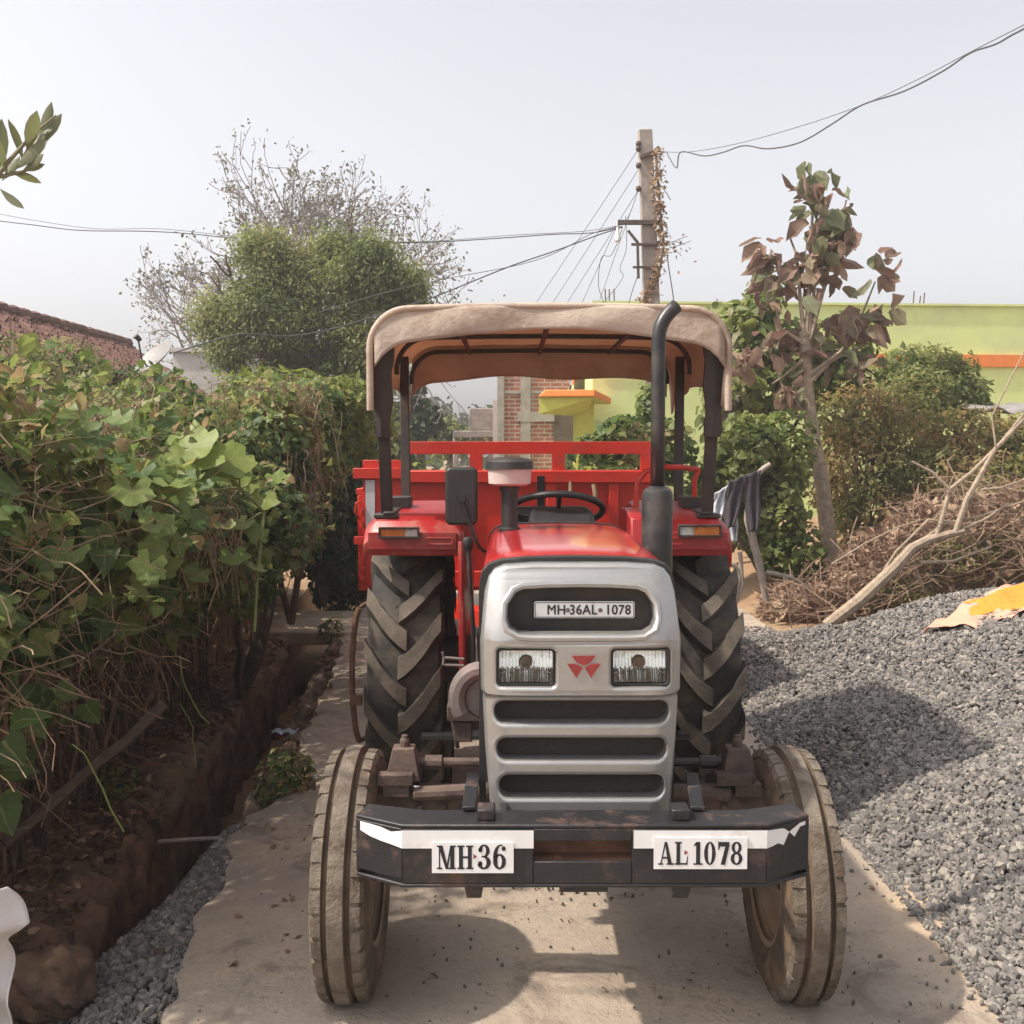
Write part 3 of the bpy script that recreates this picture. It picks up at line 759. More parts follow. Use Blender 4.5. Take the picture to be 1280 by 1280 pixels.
lettered(817, 933, 1046, 1085, [('AL', 822, 859.5, 1079.5, 1051), ('1078', 866, 928, 1079.5, 1051)], (857, 1064), 'letter_board')

# ---- exhaust
ex, ey = at(821.5, 640, 3.4)[0], 3.4
zm0, zm1 = 1.0, at(821, 609, ey)[2]
g = G(); g.lathe([(0, zm0), (.046, zm0), (.049, zm0 + .02), (.049, zm1 - .025), (.044, zm1 - .01), (.03, zm1), (.022, zm1 + .004)], (ex, ey, 0), (0, 0, 1), 28)
muf = obj('muffler', g, M['blackm'], tr)
zbend = at(821, 425, ey)[2]; tip = at(847, 381, ey)
pts = [(ex, ey, zm1 - .02), (ex, ey, zm1 + .2), (ex, ey, zbend)]
for k in range(1, 7):
    t = k / 6; pts.append((ex + (tip[0] - ex) * t ** 1.7, ey + .02 * t, zbend + (tip[2] - zbend) * t ** .75))
g = G(); g.tube(pts, .021, 16, cap=False)
obj('exhaust_pipe', g, M['blackm'], tr, solid=.003)
g = G(); g.tube([(ex, ey, zm0 + .01), (ex - .03, ey + .01, .95), (X(.16), ey + .02, .95)], .03, 10); obj('exhaust_elbow', g, M['rust'], muf)

# ---- air pre-cleaner
pc_ = at(637, 640, 3.9); px_, zc = pc_[0], 0
z1 = at(637, 571, 3.9)[2]; z2 = at(637, 584, 3.9)[2]; z3 = at(637, 607, 3.9)[2]
g = G(); g.lathe([(0, 1.34), (.040, 1.34), (.040, 1.36), (.030, 1.365), (.030, z3 - .02), (.036, z3 - .02), (.036, z3 - .002), (0, z3 - .002)], (px_, 3.9, 0), (0, 0, 1), 24)
st = obj('air_stack', g, M['black'], tr)
g = G(); g.lathe([(0, z3 - .002), (.060, z3), (.076, z3 + .008), (.079, z2 - .004), (0, z2 - .004)], (px_, 3.9, 0), (0, 0, 1), 32)
obj('dust_bowl', g, M['bowl'], st)
g = G(); g.lathe([(0, z1), (.04, z1 - .002), (.072, z1 - .008), (.084, z1 - .018), (.086, z2 - .006), (.082, z2 - .004), (0, z2 - .004)], (px_, 3.9, 0), (0, 0, 1), 32)
obj('bowl_cap', g, M['black'], st)

# ---- mirror on its bent arm
mc = at(577, 620, 3.95)
V, Fc = curve_plate([rrect(mc[0], mc[2], .118, .212, .022)], .012, .012)
g = G(); g.add(np.stack([V[:, 0], 3.95 - V[:, 2], V[:, 1]], 1), Fc)
mir = obj('mirror', g, M['black'], tr)
g = G(); g.tube([mc + np.array([0, -.026, -.01]), at(582, 640, 3.915), at(592, 668, 3.92), at(599, 684, 3.93), at(605, 689, 3.95), (X(-.26), 3.97, at(605, 690, 3.95)[2])], .007, 8)
g.lathe([(0, -.02), (.016, -.02), (.018, 0), (.01, .012), (0, .012)], (mc[0], 3.93, mc[2] - .008), (0, 1, 0), 12)
obj('mirror_arm', g, M['blackm'], mir)
# ---- levers
a = at(585, 680, 4.3); b = at(592, 790, 4.3)
g = G(); g.tube([a, at(587, 720, 4.28), b, at(592, 860, 4.3)], .009, 8); lev = obj('gear_lever', g, M['blackm'], tr)
g = G(); g.lathe([(0, .03), (.016, .026), (.022, .012), (.02, -.012), (.012, -.03), (.009, -.05)], a, (0, 0, 1), 16); obj('lever_knob', g, M['black'], lev)
g = G(); g.tube([at(592, 785, 4.5), at(593, 805, 4.45), at(594, 830, 4.45)], .012, 8); obj('brake_rod', g, M['bowl'], tr)
# ---- steering wheel
sc = Vector(at(697, 637, 4.62)); 
axs = Vector((.02, .42, 1)).normalized()
rad = .193; u = axs.cross(Vector((0, 1, 0))).normalized(); v = axs.cross(u)
ring = [sc + (u * math.cos(2 * math.pi * k / 48) + v * math.sin(2 * math.pi * k / 48)) * rad for k in range(49)]
g = G(); g.tube(ring, .0145, 10, cap=False)
sw = obj('steering_wheel', g, M['black'], tr)
g = G()
for a in (90, 205, 335):
    e = sc + (u * math.cos(R(a)) + v * math.sin(R(a))) * rad; g.tube([sc - axs * .03, (sc + e) / 2 - axs * .02, e], [.014, .010, .009], 8)
g.lathe([(0, .0), (.035, -.004), (.045, -.02), (.04, -.045), (.02, -.06)], sc, axs, 18); g.tube([sc - axs * .04, (X(0), 4.4, 1.1)], .018, 8)
obj('steering_spokes', g, M['black'], sw)
g = G(); a = at(655, 628, 4.5); b = at(748, 664, 4.5)
g.hexa([(a[0], 4.3, 1.28), (b[0], 4.3, 1.28), (b[0], 4.5, 1.28), (a[0], 4.5, 1.28), (a[0] + .03, 4.34, a[2] - .09), (b[0] - .03, 4.34, a[2] - .09), (b[0] - .03, 4.5, a[2] - .02), (a[0] + .03, 4.5, a[2] - .02)])
obj('instrument_panel', g, M['black'], tr, bevel=.015)
# ---- seat
g = G(); g.box(X(-.22), X(.22), 4.95, 5.35, .98, 1.06); st_ = obj('seat', g, M['black'], tr, bevel=.03)
g = G(); g.box(X(-.21), X(.21), 5.35, 5.42, 1.02, 1.36); obj('seat_back', g, M['black'], st_, bevel=.03)
g = G(); g.box(X(-.05), X(-.01), 5.5, 5.53, 1.0, at(676, 595, 5.5)[2]); obj('lift_arm', g, M['blackm'], tr)
for sx in (-1, 1):
    g = G(); g.box(min(X(sx * .55), X(sx * .16)), max(X(sx * .55), X(sx * .16)), 4.35, 4.75, .46, .475); obj('footplate', g, M['black'], tr)
g = G()
g.tube([at(553, 815, 4.2), at(555, 822, 4.2), at(580, 824, 4.2)], .006); g.tube([at(554, 831, 4.2), at(580, 832, 4.2)], .006); g.tube([at(555, 822, 4.2), at(554, 831, 4.2)], .006)
obj('step_rail', g, M['castgrey'], tr)
# curved red rail on the right fender
g = G(); g.tube([at(797, 660, 4.75), at(795, 625, 4.75), at(797, 603, 4.75), at(806, 590, 4.75), at(822, 584, 4.75), at(850, 584, 4.8), at(873, 587, 4.85)], .013, 10)
g.tube([at(873, 587, 4.85), at(868, 600, 4.85), at(868, 655, 4.9)], .012, 8)
obj('grab_rail', g, M['redt'], tr)
g = G(); g.hexa([(X(.30), 4.3, 1.2), (X(.36), 4.3, 1.2), (X(.36), 4.6, 1.2), (X(.30), 4.6, 1.2), (X(.30), 4.36, 1.37), (X(.36), 4.36, 1.37), (X(.36), 4.6, 1.40), (X(.30), 4.6, 1.40)])
obj('tool_box', g, M['redf'], tr, bevel=.01)

# ---- canopy
ZC = 2.205; y0c, y1c = 4.38, 6.0; hw = .722; CX = TX - .028
def Xc(u): return CX + u
can0 = .0
def csec(y, n=40, hw=hw, zc=ZC, drop=.38, r=.15):
    """inverted U, from the left hem over the top to the right hem"""
    pts = [(-hw, zc - drop), (-hw, zc - drop * .75), (-hw, zc - r)]
    for k in range(1, 9): a = R(180 - 90 * k / 9); pts.append((-hw + r + r * math.cos(a), zc - r + r * math.sin(a)))
    for k in range(13): pts.append((-hw + r + (2 * hw - 2 * r) * k / 12, zc))
    for k in range(1, 9): a = R(90 - 90 * k / 9); pts.append((hw - r + r * math.cos(a), zc - r + r * math.sin(a)))
    pts += [(hw, zc - r), (hw, zc - drop * .75), (hw, zc - drop)]
    return pts
g = G(); secs = []
NY = 22
for i in range(NY + 1):
    t = i / NY; y = y0c + (y1c - y0c) * t
    drop = .40 - .12 * math.sin(math.pi * t) - .03 * t
    sagv = .022 * math.sin(math.pi * t * 3) ** 2
    s = csec(y, drop=drop)
    row = []
    for (x, z) in s:
        top = max(0, 1 - abs(x / hw) ** 4)
        wr = .006 * math.sin(x * 21 + t * 9) * math.sin(t * 17)
        row.append((Xc(x) + (.012 * math.sin(t * 23 + z * 9) if abs(x) > hw - .01 else 0), y, z - sagv * top + wr * top + .018 * (1 - (x / hw) ** 2)))
    secs.append(row)
g.loft(secs, closed=False, cap=False)
can = obj('canopy', g, M['canvas'], tr, ang=80, solid=.006)
def flap(y, hh_mid, hh_end, dy, nm, waves):
    g = G()
    def fn(u, v):
        x = -hw + .02 + u * (2 * hw - .04); e = abs(2 * u - 1)
        H = hh_mid + (hh_end - hh_mid) * e ** 3 + .010 * math.sin(u * waves)
        zt_ = ZC + .018 * (1 - (x / hw) ** 2) - (.15 - math.sqrt(max(0, .15 ** 2 - max(0, abs(x) - (hw - .15)) ** 2)) if abs(x) > hw - .15 else 0) - .002
        return (Xc(x), y + dy * math.sin(v * 2.2) + .008 * math.sin(u * waves * 1.7 + v * 2), zt_ - v * H)
    g.grid(fn, 48, 8); return obj(nm, g, M['canvas'], can, ang=80, solid=.005)
flap(y0c - .012, .105, .155, -.012, 'front_flap', 9)
flap(y1c - .012, .185, .20, -.008, 'rear_flap', 13)
# rolled front hem
g = G(); g.tube([(Xc(x), y0c - .006, z + .018 * (1 - (x / hw) ** 2) - .004) for x, z in csec(0, drop=.40)], .014, 10); obj('front_hem', g, M['canvas'], can, ang=80)
# frame: hoops, roof rails, posts
g = G()
for y in (y0c + .03, 5.2, y1c - .04):
    g.tube([(Xc(x * .972), y, z - .034 + .012 * (1 - (x / hw) ** 2)) for x, z in csec(0, drop=.17)], .012, 8)
for x in (-.38, 0, .38): g.bar((Xc(x), y0c + .02, ZC - .04), (Xc(x), y1c - .03, ZC - .035), .02, .015)
obj('canopy_frame', g, M['engine'], tr)
def post(x0, y0, z0, x1, y1, z1, w=.05):
    g = G(); g.bar((x0, y0, z0), (x1, y1, z1), w, .03, up=(0, 1, 0)); g.box(x0 - .05, x0 + .05, y0 - .06, y0 + .06, z0 - .012, z0 + .006)
    obj('canopy_post', g, M['post'], tr, bevel=.004)
for sx in (-1, 1):
    post(Xc(sx * .685), 4.62, 1.365, Xc(sx * .69), 4.46, ZC - .1)
    g = G(); secs = []
    for t in np.linspace(0, 1, 9):
        z = ZC - .09 - .42 * t; w = .055 - .026 * t + .006 * math.sin(t * 14 + sx); x = Xc(sx * (.69 - .004 * t)); y = 4.462 + .055 * t
        secs.append([(x - w, y - .022, z), (x - w * .2, y - .034 - .006 * math.sin(t * 9), z), (x + w, y - .02, z), (x + w, y + .02, z), (x - w, y + .02, z)])
    g.loft(secs); obj('post_cover', g, M['post'], tr, ang=50)
    post(Xc(sx * .675), 5.35, 1.36, Xc(sx * .69), 5.44, ZC - .1, .045)
    g = G(); g.bar((Xc(sx * .67), 4.55, 1.375), (Xc(sx * .68), 5.45, 1.385), .05, .012); g.box(Xc(sx * .66) - .04, Xc(sx * .66) + .05, 4.85, 5.0, 1.378, 1.43)
    obj('post_foot', g, M['post'], tr, bevel=.004)

# ================================================================== trailer
YT = 6.62
tl = empty('trailer', (.01, 7.9, 0), 'red steel farm trailer standing behind the tractor', 'trailer')
def tp(px, py, y=YT): p = at(px, py, y); return (p[0], p[2])
xl, xr_ = -.67, .905
g = G()
za_ = tp(640, 552)[1]; zb2 = tp(640, 567)[1]; zc2 = tp(640, 588)[1]; zd = tp(640, 604)[1]; zf = .80
op = [(567 - 2, 589, 0)]
def hole(a, b): return [tp(a, 567.5), tp(b, 567.5), tp(b, 587.5), tp(a, 587.5)]
V, Fc = curve_plate([[(xl, zf + .02), (xr_, zf + .02), (xr_, za_), (xl, za_)], hole(506, 587), hole(603, 690), hole(706, 800)], .022, .003)
g.add(np.stack([V[:, 0], YT - V[:, 2], V[:, 1]], 1), Fc)
fb = obj('front_board', g, M['redt'], tl)
g = G(); g.box(xl, xr_, YT - .06, YT - .03, zc2 - .075, zc2); g.box(xl, xr_, YT - .055, YT - .03, zf, zf + .1)
for x in (-.28, .24, .62): g.box(x - .03, x + .03, YT - .05, YT - .026, zf + .1, zc2 - .075)
obj('front_rail', g, M['redt'], tl, bevel=.006)
g = G(); g.box(-.95, .97, YT + .03, YT + 3.0, zf - .03, zf + .02); obj('floor', g, M['redt'], tl)
for sx, x in ((-1, -.93), (1, .95)):
    g = G(); g.box(x - .02, x + .02, YT + .03, YT + 3.0, zf + .025, 1.36)
    for k in range(6): g.box(x + sx * .022 - .012, x + sx * .022 + .012, YT + .1 + k * .55, YT + .17 + k * .55, zf + .03, 1.35)
    g.box(x - .03, x + .03, YT + .03, YT + 3.0, 1.36, 1.40)
    obj('side_board', g, M['redt'], tl, bevel=.004)
g = G(); g.box(-.93, .95, YT + 3.0, YT + 3.04, zf, 1.34); obj('tailgate', g, M['redt'], tl)
# corner with hinges and a grey strip on the left
g = G(); zq = tp(460, 575)[1]
g.box(-.91, xl, YT - .03, YT + .025, zf, zq); g.box(-.965, -.66, YT - .06, YT - .032, tp(0, 598)[1], tp(0, 585)[1])
g.box(-.965, -.90, YT - .05, YT - .03, tp(0, 680)[1], tp(0, 670)[1])
for py in (640, 655, 700, 712, 724): g.lathe([(0, -.02), (.012, -.02), (.012, .02), (0, .02)], (-.912, YT - .045, tp(0, py)[1]), (0, 0, 1), 8)
g.tube([(-.93, YT - .04, tp(0, 648)[1]), (-.955, YT - .07, tp(0, 640)[1]), (-.945, YT - .07, tp(0, 628)[1]), (-.915, YT - .04, tp(0, 626)[1])], .008, 6)
obj('corner_post', g, M['redt'], tl, bevel=.003)
M['greypaint'] = pmat('grey_paint', (.50, .50, .52), .6, var=.1)
g = G(); a = tp(458, 600); b = tp(470, 672); g.box(a[0], b[0], YT - .045, YT - .031, b[1], a[1]); obj('reflector_strip', g, M['greypaint'], tl)
g = G()
a = tp(712, 601); g.tube([(a[0], YT - .05, a[1]), (a[0] + .004, YT - .06, a[1] - .09)], .012, 6); obj('latch_chain', g, M['straw'], tl); g = G(); a = tp(741, 605); g.tube([(a[0], YT - .07, a[1]), (a[0] + .01, YT - .08, a[1] - .06), (a[0], YT - .07, a[1] - .11)], .014, 6)
obj('latch_chain', g, M['straw'], tl)
g = G(); g.bar((-.5, YT + .1, zf - .1), (.17, 5.75, .62), .09, .09); g.bar((.55, YT + .1, zf - .1), (.19, 5.75, .62), .09, .09); g.box(.11, .25, 5.55, 5.8, .56, .66)
for x in (-.5, .5): g.box(x - .05, x + .05, YT, YT + 3.0, zf - .16, zf - .032)
obj('drawbar', g, M['redt'], tl)
def tw(x):
    g = G(); g.lathe([(.24, -.10), (.36, -.12), (.42, -.10), (.44, 0), (.42, .10), (.36, .12), (.24, .10)], (x, YT + 1.6, .44), (1, 0, 0), 40); w_ = obj('trailer_wheel', g, M['rubber'], tl)
    g = G(); g.lathe([(.25, -.08), (.2, -.03), (.06, -.03), (.06, -.08), (0, -.08)], (x, YT + 1.6, .44), (1 if x < 0 else -1, 0, 0), 30); obj('rim', g, M['redt'], w_)
tw(-.78); tw(.80)

# ================================================================== setting: terrain, road, drain
def xd(Y): return -.95 - .07 * (np.minimum(Y, 16) - 3)          # road side of the drain
TOE = 1.40
def heap(x, y):
    """height of the gravel heap over the ground"""
    x = np.asarray(x, float); y = np.asarray(y, float)
    toe = TOE + .05 * np.sin(y * 2.1) + .03 * np.sin(y * 5.3 + 1)
    h = .36 * (x - toe)
    h = np.where(h > .55, .55 + .30 * (1 - np.exp(-(h - .55) / .30)), h)
    h = h * (1 - sstep(y, 7.3, 9.5)) * (1 - .8 * sstep(x, 4.6, 6.8))
    h = h + .03 * np.sin(x * 3.1 + y * 1.7) * sstep(h, .02, .25) + .02 * np.sin(y * 4.3 - x * 2) * sstep(h, .02, .25)
    return np.maximum(h, -.02)
def ground(x, y):
    x = np.asarray(x, float); y = np.asarray(y, float)
    z = .38 * sstep(x, 1.7, 3.2) * sstep(y, 9.2, 12.5) + .10 * sstep(-x, 1.95, 2.6)
    z = z + .03 * np.sin(x * .9 + y * .7) * sstep(np.abs(x), 2.2, 4) + .012 * np.sin(x * 5 + y * 4) * sstep(np.abs(x), 1.5, 2.2)
    u = x - xd(y)
    return z
# ground sheet with the drain cut into it
us = [-150, -70, -35, -18, -12, -9, -7, -5.5, -4.5, -3.6, -2.8, -2.2, -1.8, -1.5, -1.2, -1.0, -.86, -.80, -.79, -.4, -.05, -.035, .0, .15, .5, 1, 1.6, 2.2, 2.6, 3, 3.5, 4, 5, 6, 7.5, 9, 12, 16, 22, 35, 70, 150]
ys = [-40, -15, -5, 0] + list(np.arange(1, 16, .35)) + [17, 18.5, 20, 23, 27, 34, 45, 60, 90, 140, 220]
g = G(); nu = len(us); vv = []
for y in ys:
    for u in us:
        k = max(0, 1 - abs(u) / 20); x = u + float(xd(np.float64(max(y, 1)))) * k
        z = float(ground(x, y))
        if -.795 <= u <= -.04 and y < 14: z = -.55 + .04 * math.sin(y * 3)
        vv.append((x, y, z - .01))
Fq = []
for i in range(len(ys) - 1):
    for j in range(nu - 1):
        a = i * nu + j; Fq.append([a, a + 1, a + nu + 1, a + nu])
g.add(vv, Fq)
M['ground'] = pmat('bare_earth', (.25, .155, .085), .95, var=.25, scale=2.2, bump=.6, bscale=14, dirt=(.31, .22, .13), dlo=.45, dhi=.7, dscale=1.3)
tag(obj('ground', g, M['ground'], ang=50), kind='structure')

# concrete road with a broken left edge
def roadmat():
    m, nt, out = new_mat('dusty_concrete_road')
    p = nt.nodes.new('ShaderNodeBsdfPrincipled'); p.inputs['Roughness'].default_value = .9
    n1 = noise(nt, .9, 8, .6, dist=.4); c1 = ramp(nt, n1.outputs['Fac'], [(.34, (.25, .20, .16)), (.48, (.36, .30, .24)), (.56, (.41, .335, .26)), (.66, (.50, .38, .26))])
    n2 = noise(nt, 7, 10, .72); f2 = ramp(nt, n2.outputs['Fac'], [(.46, 0.), (.66, .8)]); c = mixc(nt, f2.outputs['Color'], c1.outputs['Color'], (.33, .28, .235))
    n3 = noise(nt, 42, 6, .7); f3 = ramp(nt, n3.outputs['Fac'], [(.58, 0.), (.70, .7)]); c = mixc(nt, f3.outputs['Color'], c, (.10, .085, .07))
    n4 = noise(nt, 2.6, 8, .65, dist=1.2); f4 = ramp(nt, n4.outputs['Fac'], [(.54, 0.), (.63, .6)]); c = mixc(nt, f4.outputs['Color'], c, (.16, .125, .10))
    nt.links.new(c, p.inputs['Base Color'])
    n5 = noise(nt, 55, 10, .7); b = nt.nodes.new('ShaderNodeBump'); b.inputs['Strength'].default_value = .7; b.inputs['Distance'].default_value = .02
    nt.links.new(n5.outputs['Fac'], b.inputs['Height'])
    n6 = noise(nt, 6, 8, .6); b2 = nt.nodes.new('ShaderNodeBump'); b2.inputs['Strength'].default_value = .5; b2.inputs['Distance'].default_value = .04
    nt.links.new(n6.outputs['Fac'], b2.inputs['Height']); nt.links.new(b.outputs['Normal'], b2.inputs['Normal'])
    nt.links.new(b2.outputs['Normal'], p.inputs['Normal']); nt.links.new(p.outputs['BSDF'], out.inputs['Surface']); return m
M['road'] = roadmat()
ey_ = [-6, 0, 2.6, 3.0, 3.4, 3.9, 4.46, 4.75, 4.93, 5.0, 5.12, 5.4, 5.75, 5.95, 6.5, 8, 10.5, 13, 18, 30]
exx = [-.5, -.78, -.93, -.985, -1.03, -1.085, -1.145, -1.11, -1.04, -.93, -.95, -1.02, -1.12, -1.17, -1.2, -1.33, -1.55, -1.7, -2.0, -2.6]
yl = np.concatenate([np.arange(-6, 2.6, .6), np.arange(2.6, 12, .06), np.arange(12, 30.5, 1.0)])
ej = np.convolve(np.random.default_rng(9).normal(size=len(yl)) * .035, [.25, .5, .25], 'same'); ej = np.where((yl > 2.6) & (yl < 12), ej, 0)
g = G(); rows = []
for iy, y in enumerate(yl):
    x0 = np.interp(y, ey_, exx) + ej[iy] + (.015 * math.sin(y * 5.3) if 2.5 < y < 12 else 0)
    cols = [x0, x0 + .0]
    xs = [x0, x0 + .03] + list(np.linspace(x0 + .2, 2.3, 9))
    r = [(x0 - .008 + .004 * math.sin(y * 50), y, -.08)]
    for j, x in enumerate(xs): r.append((x, y, .045 + .004 * math.sin(x * 2.3 + y) - (.008 if j == 0 else 0)))
    r.append((2.31, y, -.05)); rows.append(r)
nr = len(rows[0]); g.add([p for r in rows for p in r], [[i * nr + j, i * nr + j + 1, (i + 1) * nr + j + 1, (i + 1) * nr + j] for i in range(len(rows) - 1) for j in range(nr - 1)])
tag(obj('road', g, M['road'], ang=50), kind='structure')
RZ = .047

# drain walls and other masonry
def rough_wall(u0, u1, ya, yb, ztop, step, nm, mat, jx=.02, jz=.03, seed=0, zbot=-.56):
    g = G(); r_ = np.random.default_rng(seed); secs = []
    n = int((yb - ya) / step)
    for i in range(n + 1):
        y = ya + (yb - ya) * i / n; b = float(xd(y)); d = lambda s: float(r_.normal() * s)
        zt_ = ztop + d(jz) * .6 + .03 * math.sin(y * 3.3 + seed)
        secs.append([(b + u0, y, zbot), (b + u0 + d(jx), y, zt_ - .05), (b + u0 + .03 + d(jx), y, zt_ + d(jz) * .4), (b + (u0 + u1) / 2, y, zt_ + .015 + d(jz)), (b + u1 - .03 + d(jx), y, zt_ + d(jz) * .4), (b + u1 + d(jx), y, zt_ - .06), (b + u1 + d(jx), y, zt_ - .25), (b + u1 + d(jx), y, zbot)])
    g.loft(secs); o = obj(nm, g, mat, ang=70)
    d = o.modifiers.new('sub', 'SUBSURF'); d.subdivision_type = 'SIMPLE'; d.levels = d.render_levels = 2
    for sc_, st_k in ((.16, .09), (.035, .03)):
        tx = bpy.data.textures.new('crumble', 'CLOUDS'); tx.noise_scale = sc_; d = o.modifiers.new('crumble', 'DISPLACE'); d.texture = tx; d.strength = st_k; d.mid_level = .5; d.texture_coords = 'GLOBAL'
    return o
M['mud'] = pmat('muddy_masonry', (.16, .118, .085), .95, var=.5, scale=7, bump=1.0, bscale=18, dirt=(.20, .11, .06), dlo=.5, dhi=.68, dscale=6)
M['brickmud'] = pmat('earth_block', (.16, .098, .062), .95, var=.4, scale=9, bump=1.0, bscale=20, dirt=(.08, .055, .04), dlo=.48, dhi=.62, dscale=7)
tag(rough_wall(-.80, -.50, 2.6, 4.75, -.02, .06, 'drain_wall', M['brickmud'], seed=1), 'broken reddish earth and stone wall at the near left edge of the drain', 'wall')
tag(rough_wall(-.80, -.52, 4.80, 9.3, .0, .08, 'drain_wall', M['mud'], seed=2), 'dark muddy wall at the far left edge of the drain under the vines', 'wall')
tag(rough_wall(-.17, -.035, 3.9, 9.35, -.01, .07, 'drain_wall', M['mud'], jx=.012, seed=3), 'earth covered concrete wall between the drain and the road', 'wall')
g = G(); secs = []
for i in range(13):
    y = 9.3 + .5 * i / 12; secs.append([(-2.5, y, -.06), (-1.36, y, -.06), (-1.34 + .02 * math.sin(i * 2), y, .05), (-2.5, y, .06 + .01 * math.sin(i))])
g.loft(secs); g.box(-2.5, -1.36, 9.8, 10.6, -.06, .045)
M['slab'] = pmat('pale_slab', (.40, .33, .25), .95, var=.15, scale=5, bump=.3)
tag(obj('culvert_slab', g, M['slab'], bevel=.01), 'pale sunlit slab bridging the drain behind the vines', 'slab')
def boulder(nm, c, r, mat, label, cat, seed):
    bm = bmesh.new(); bmesh.ops.create_icosphere(bm, subdivisions=4, radius=1)
    r_ = np.random.default_rng(seed); ph = r_.uniform(0, 6, 6)
    for v in bm.verts:
        p = v.co; k = 1 + .12 * math.sin(3 * p.x + ph[0]) + .12 * math.sin(3.4 * p.y + ph[1]) + .08 * math.sin(6 * p.z + 4 * p.x + ph[2])
        q = [a * k * (.9 if abs(a) < .6 else .8) for a in p]; k2 = 1 + .05 * math.sin(9 * q[0] + 7 * q[1]) + .04 * math.sin(13 * q[2] + 11 * q[0] + ph[3]) + .03 * math.sin(23 * q[1] + 19 * q[2]); q = [a * k2 for a in q]; v.co = (c[0] + q[0] * r[0], c[1] + q[1] * r[1], c[2] + q[2] * r[2])
    g = G(); g.add([v.co[:] for v in bm.verts], [[v.index for v in f.verts] for f in bm.faces]); bm.free()
    return tag(obj(nm, g, mat, ang=50, base=(c[0], c[1], c[2] - r[2] * .7)), label, cat)
c = gnd(62, 1225, .02)
boulder('boulder', (c[0], c[1], .02), (.15, .18, .13), M['brickmud'], 'rounded mud coloured boulder at the near left end of the drain', 'rock', 4)
# stick across the drain, sheet and litter in it
a = gnd(198, 1052, .0); b = gnd(304, 1047, .03); g = G(); g.tube(wig(a, b, .01, .01), .009, 6); tag(obj('stick', g, M['woodg']), 'thin pale stick laid across the open drain', 'stick')
a = gnd(5, 1055, .25); b = at(205, 880, 4.2); g = G(); g.tube(wig(a, b, .03, .02, 8), .022, 7); g.lathe([(0, .002), (.02, .002), (.02, 0)], a, (a - b), 7)
tag(obj('cut_branch', g, M['woodd']), 'dark cut branch with a pale end leaning into the vines at far left', 'branch')
g = G()
def sheet(u, v):
    x = -1.33 + .22 * u + .03 * math.sin(v * 7); y = 4.85 + .75 * v
    return (x, y, -.50 + .20 * u ** 2 + .025 * math.sin(u * 9 + v * 11) + .02 * math.sin(v * 23))
g.grid(sheet, 14, 24); M['grime'] = pmat('grimy_plastic', (.19, .18, .16), .4, var=.35, scale=8, dirt=(.10, .08, .06), dlo=.45, dhi=.7)
tag(obj('plastic_sheet', g, M['grime'], solid=.003), 'crumpled grey plastic sheet lying in the drain', 'litter')
M['blue'] = pmat('pale_blue_plastic', (.38, .43, .52), .4, var=.2, scale=30)
c = gnd(355, 913, .03)
g = G(); g.grid(lambda u, v: (c[0] + (u - .5) * .14 + .01 * math.sin(v * 8), c[1] + (v - .5) * .08, .012 + .022 * abs(math.sin(u * 7 + v * 4))), 14, 8)
tag(obj('litter', g, M['blue'], solid=.002), 'scrap of pale blue plastic on the drain edge', 'litter')

# ---- gravel
def stones(name, P, size, mat, kind='stuff'):
    t = (1 + 5 ** .5) / 2
    I = norm(np.array([(-1, t, 0), (1, t, 0), (-1, -t, 0), (1, -t, 0), (0, -1, t), (0, 1, t), (0, -1, -t), (0, 1, -t), (t, 0, -1), (t, 0, 1), (-t, 0, -1), (-t, 0, 1)], float))
    IF = np.array([(0, 11, 5), (0, 5, 1), (0, 1, 7), (0, 7, 10), (0, 10, 11), (1, 5, 9), (5, 11, 4), (11, 10, 2), (10, 7, 6), (7, 1, 8), (3, 9, 4), (3, 4, 2), (3, 2, 6), (3, 6, 8), (3, 8, 9), (4, 9, 5), (2, 4, 11), (6, 2, 10), (8, 6, 7), (9, 8, 1)])
    n = len(P)
    q = norm(rng.normal(size=(n, 4))); w, x, y, z = q.T
    Rm = np.stack([1 - 2 * (y * y + z * z), 2 * (x * y - z * w), 2 * (x * z + y * w), 2 * (x * y + z * w), 1 - 2 * (x * x + z * z), 2 * (y * z - x * w), 2 * (x * z - y * w), 2 * (y * z + x * w), 1 - 2 * (x * x + y * y)], 1).reshape(n, 3, 3)
    sc = np.stack([rng.uniform(.8, 1.35, n), rng.uniform(.6, 1.0, n), rng.uniform(.38, .75, n)], 1) * np.asarray(size)[:, None]
    V = I[None] * sc[:, None, :] * rng.uniform(.72, 1.15, (n, 12, 1))
    V = np.einsum('nij,nkj->nki', Rm, V) + P[:, None, :]
    Fq = (IF[None] + (np.arange(n) * 12)[:, None, None]).reshape(-1, 3)
    o = npmesh(name, V.reshape(-1, 3), Fq, mat, None, np.repeat(rng.random(n), 12))
    return tag(o, kind=kind)
def gravelmat():
    m, nt, out = new_mat('crushed_grey_stone')
    a = nt.nodes.new('ShaderNodeAttribute'); a.attribute_name = 'rnd'
    c = ramp(nt, a.outputs['Fac'], [(0, (.108, .103, .10)), (.4, (.165, .155, .147)), (.75, (.225, .208, .19)), (1, (.32, .29, .25))])
    n = noise(nt, 70, 4); v = ramp(nt, n.outputs['Fac'], [(.3, .8), (.7, 1.)])
    hs = nt.nodes.new('ShaderNodeHueSaturation'); nt.links.new(c.outputs['Color'], hs.inputs['Color']); nt.links.new(v.outputs['Color'], hs.inputs['Value'])
    p = nt.nodes.new('ShaderNodeBsdfPrincipled'); p.inputs['Roughness'].default_value = .75; p.inputs['Specular IOR Level'].default_value = .3
    nt.links.new(hs.outputs['Color'], p.inputs['Base Color']); nt.links.new(p.outputs['BSDF'], out.inputs['Surface']); return m
M['gravel'] = gravelmat()
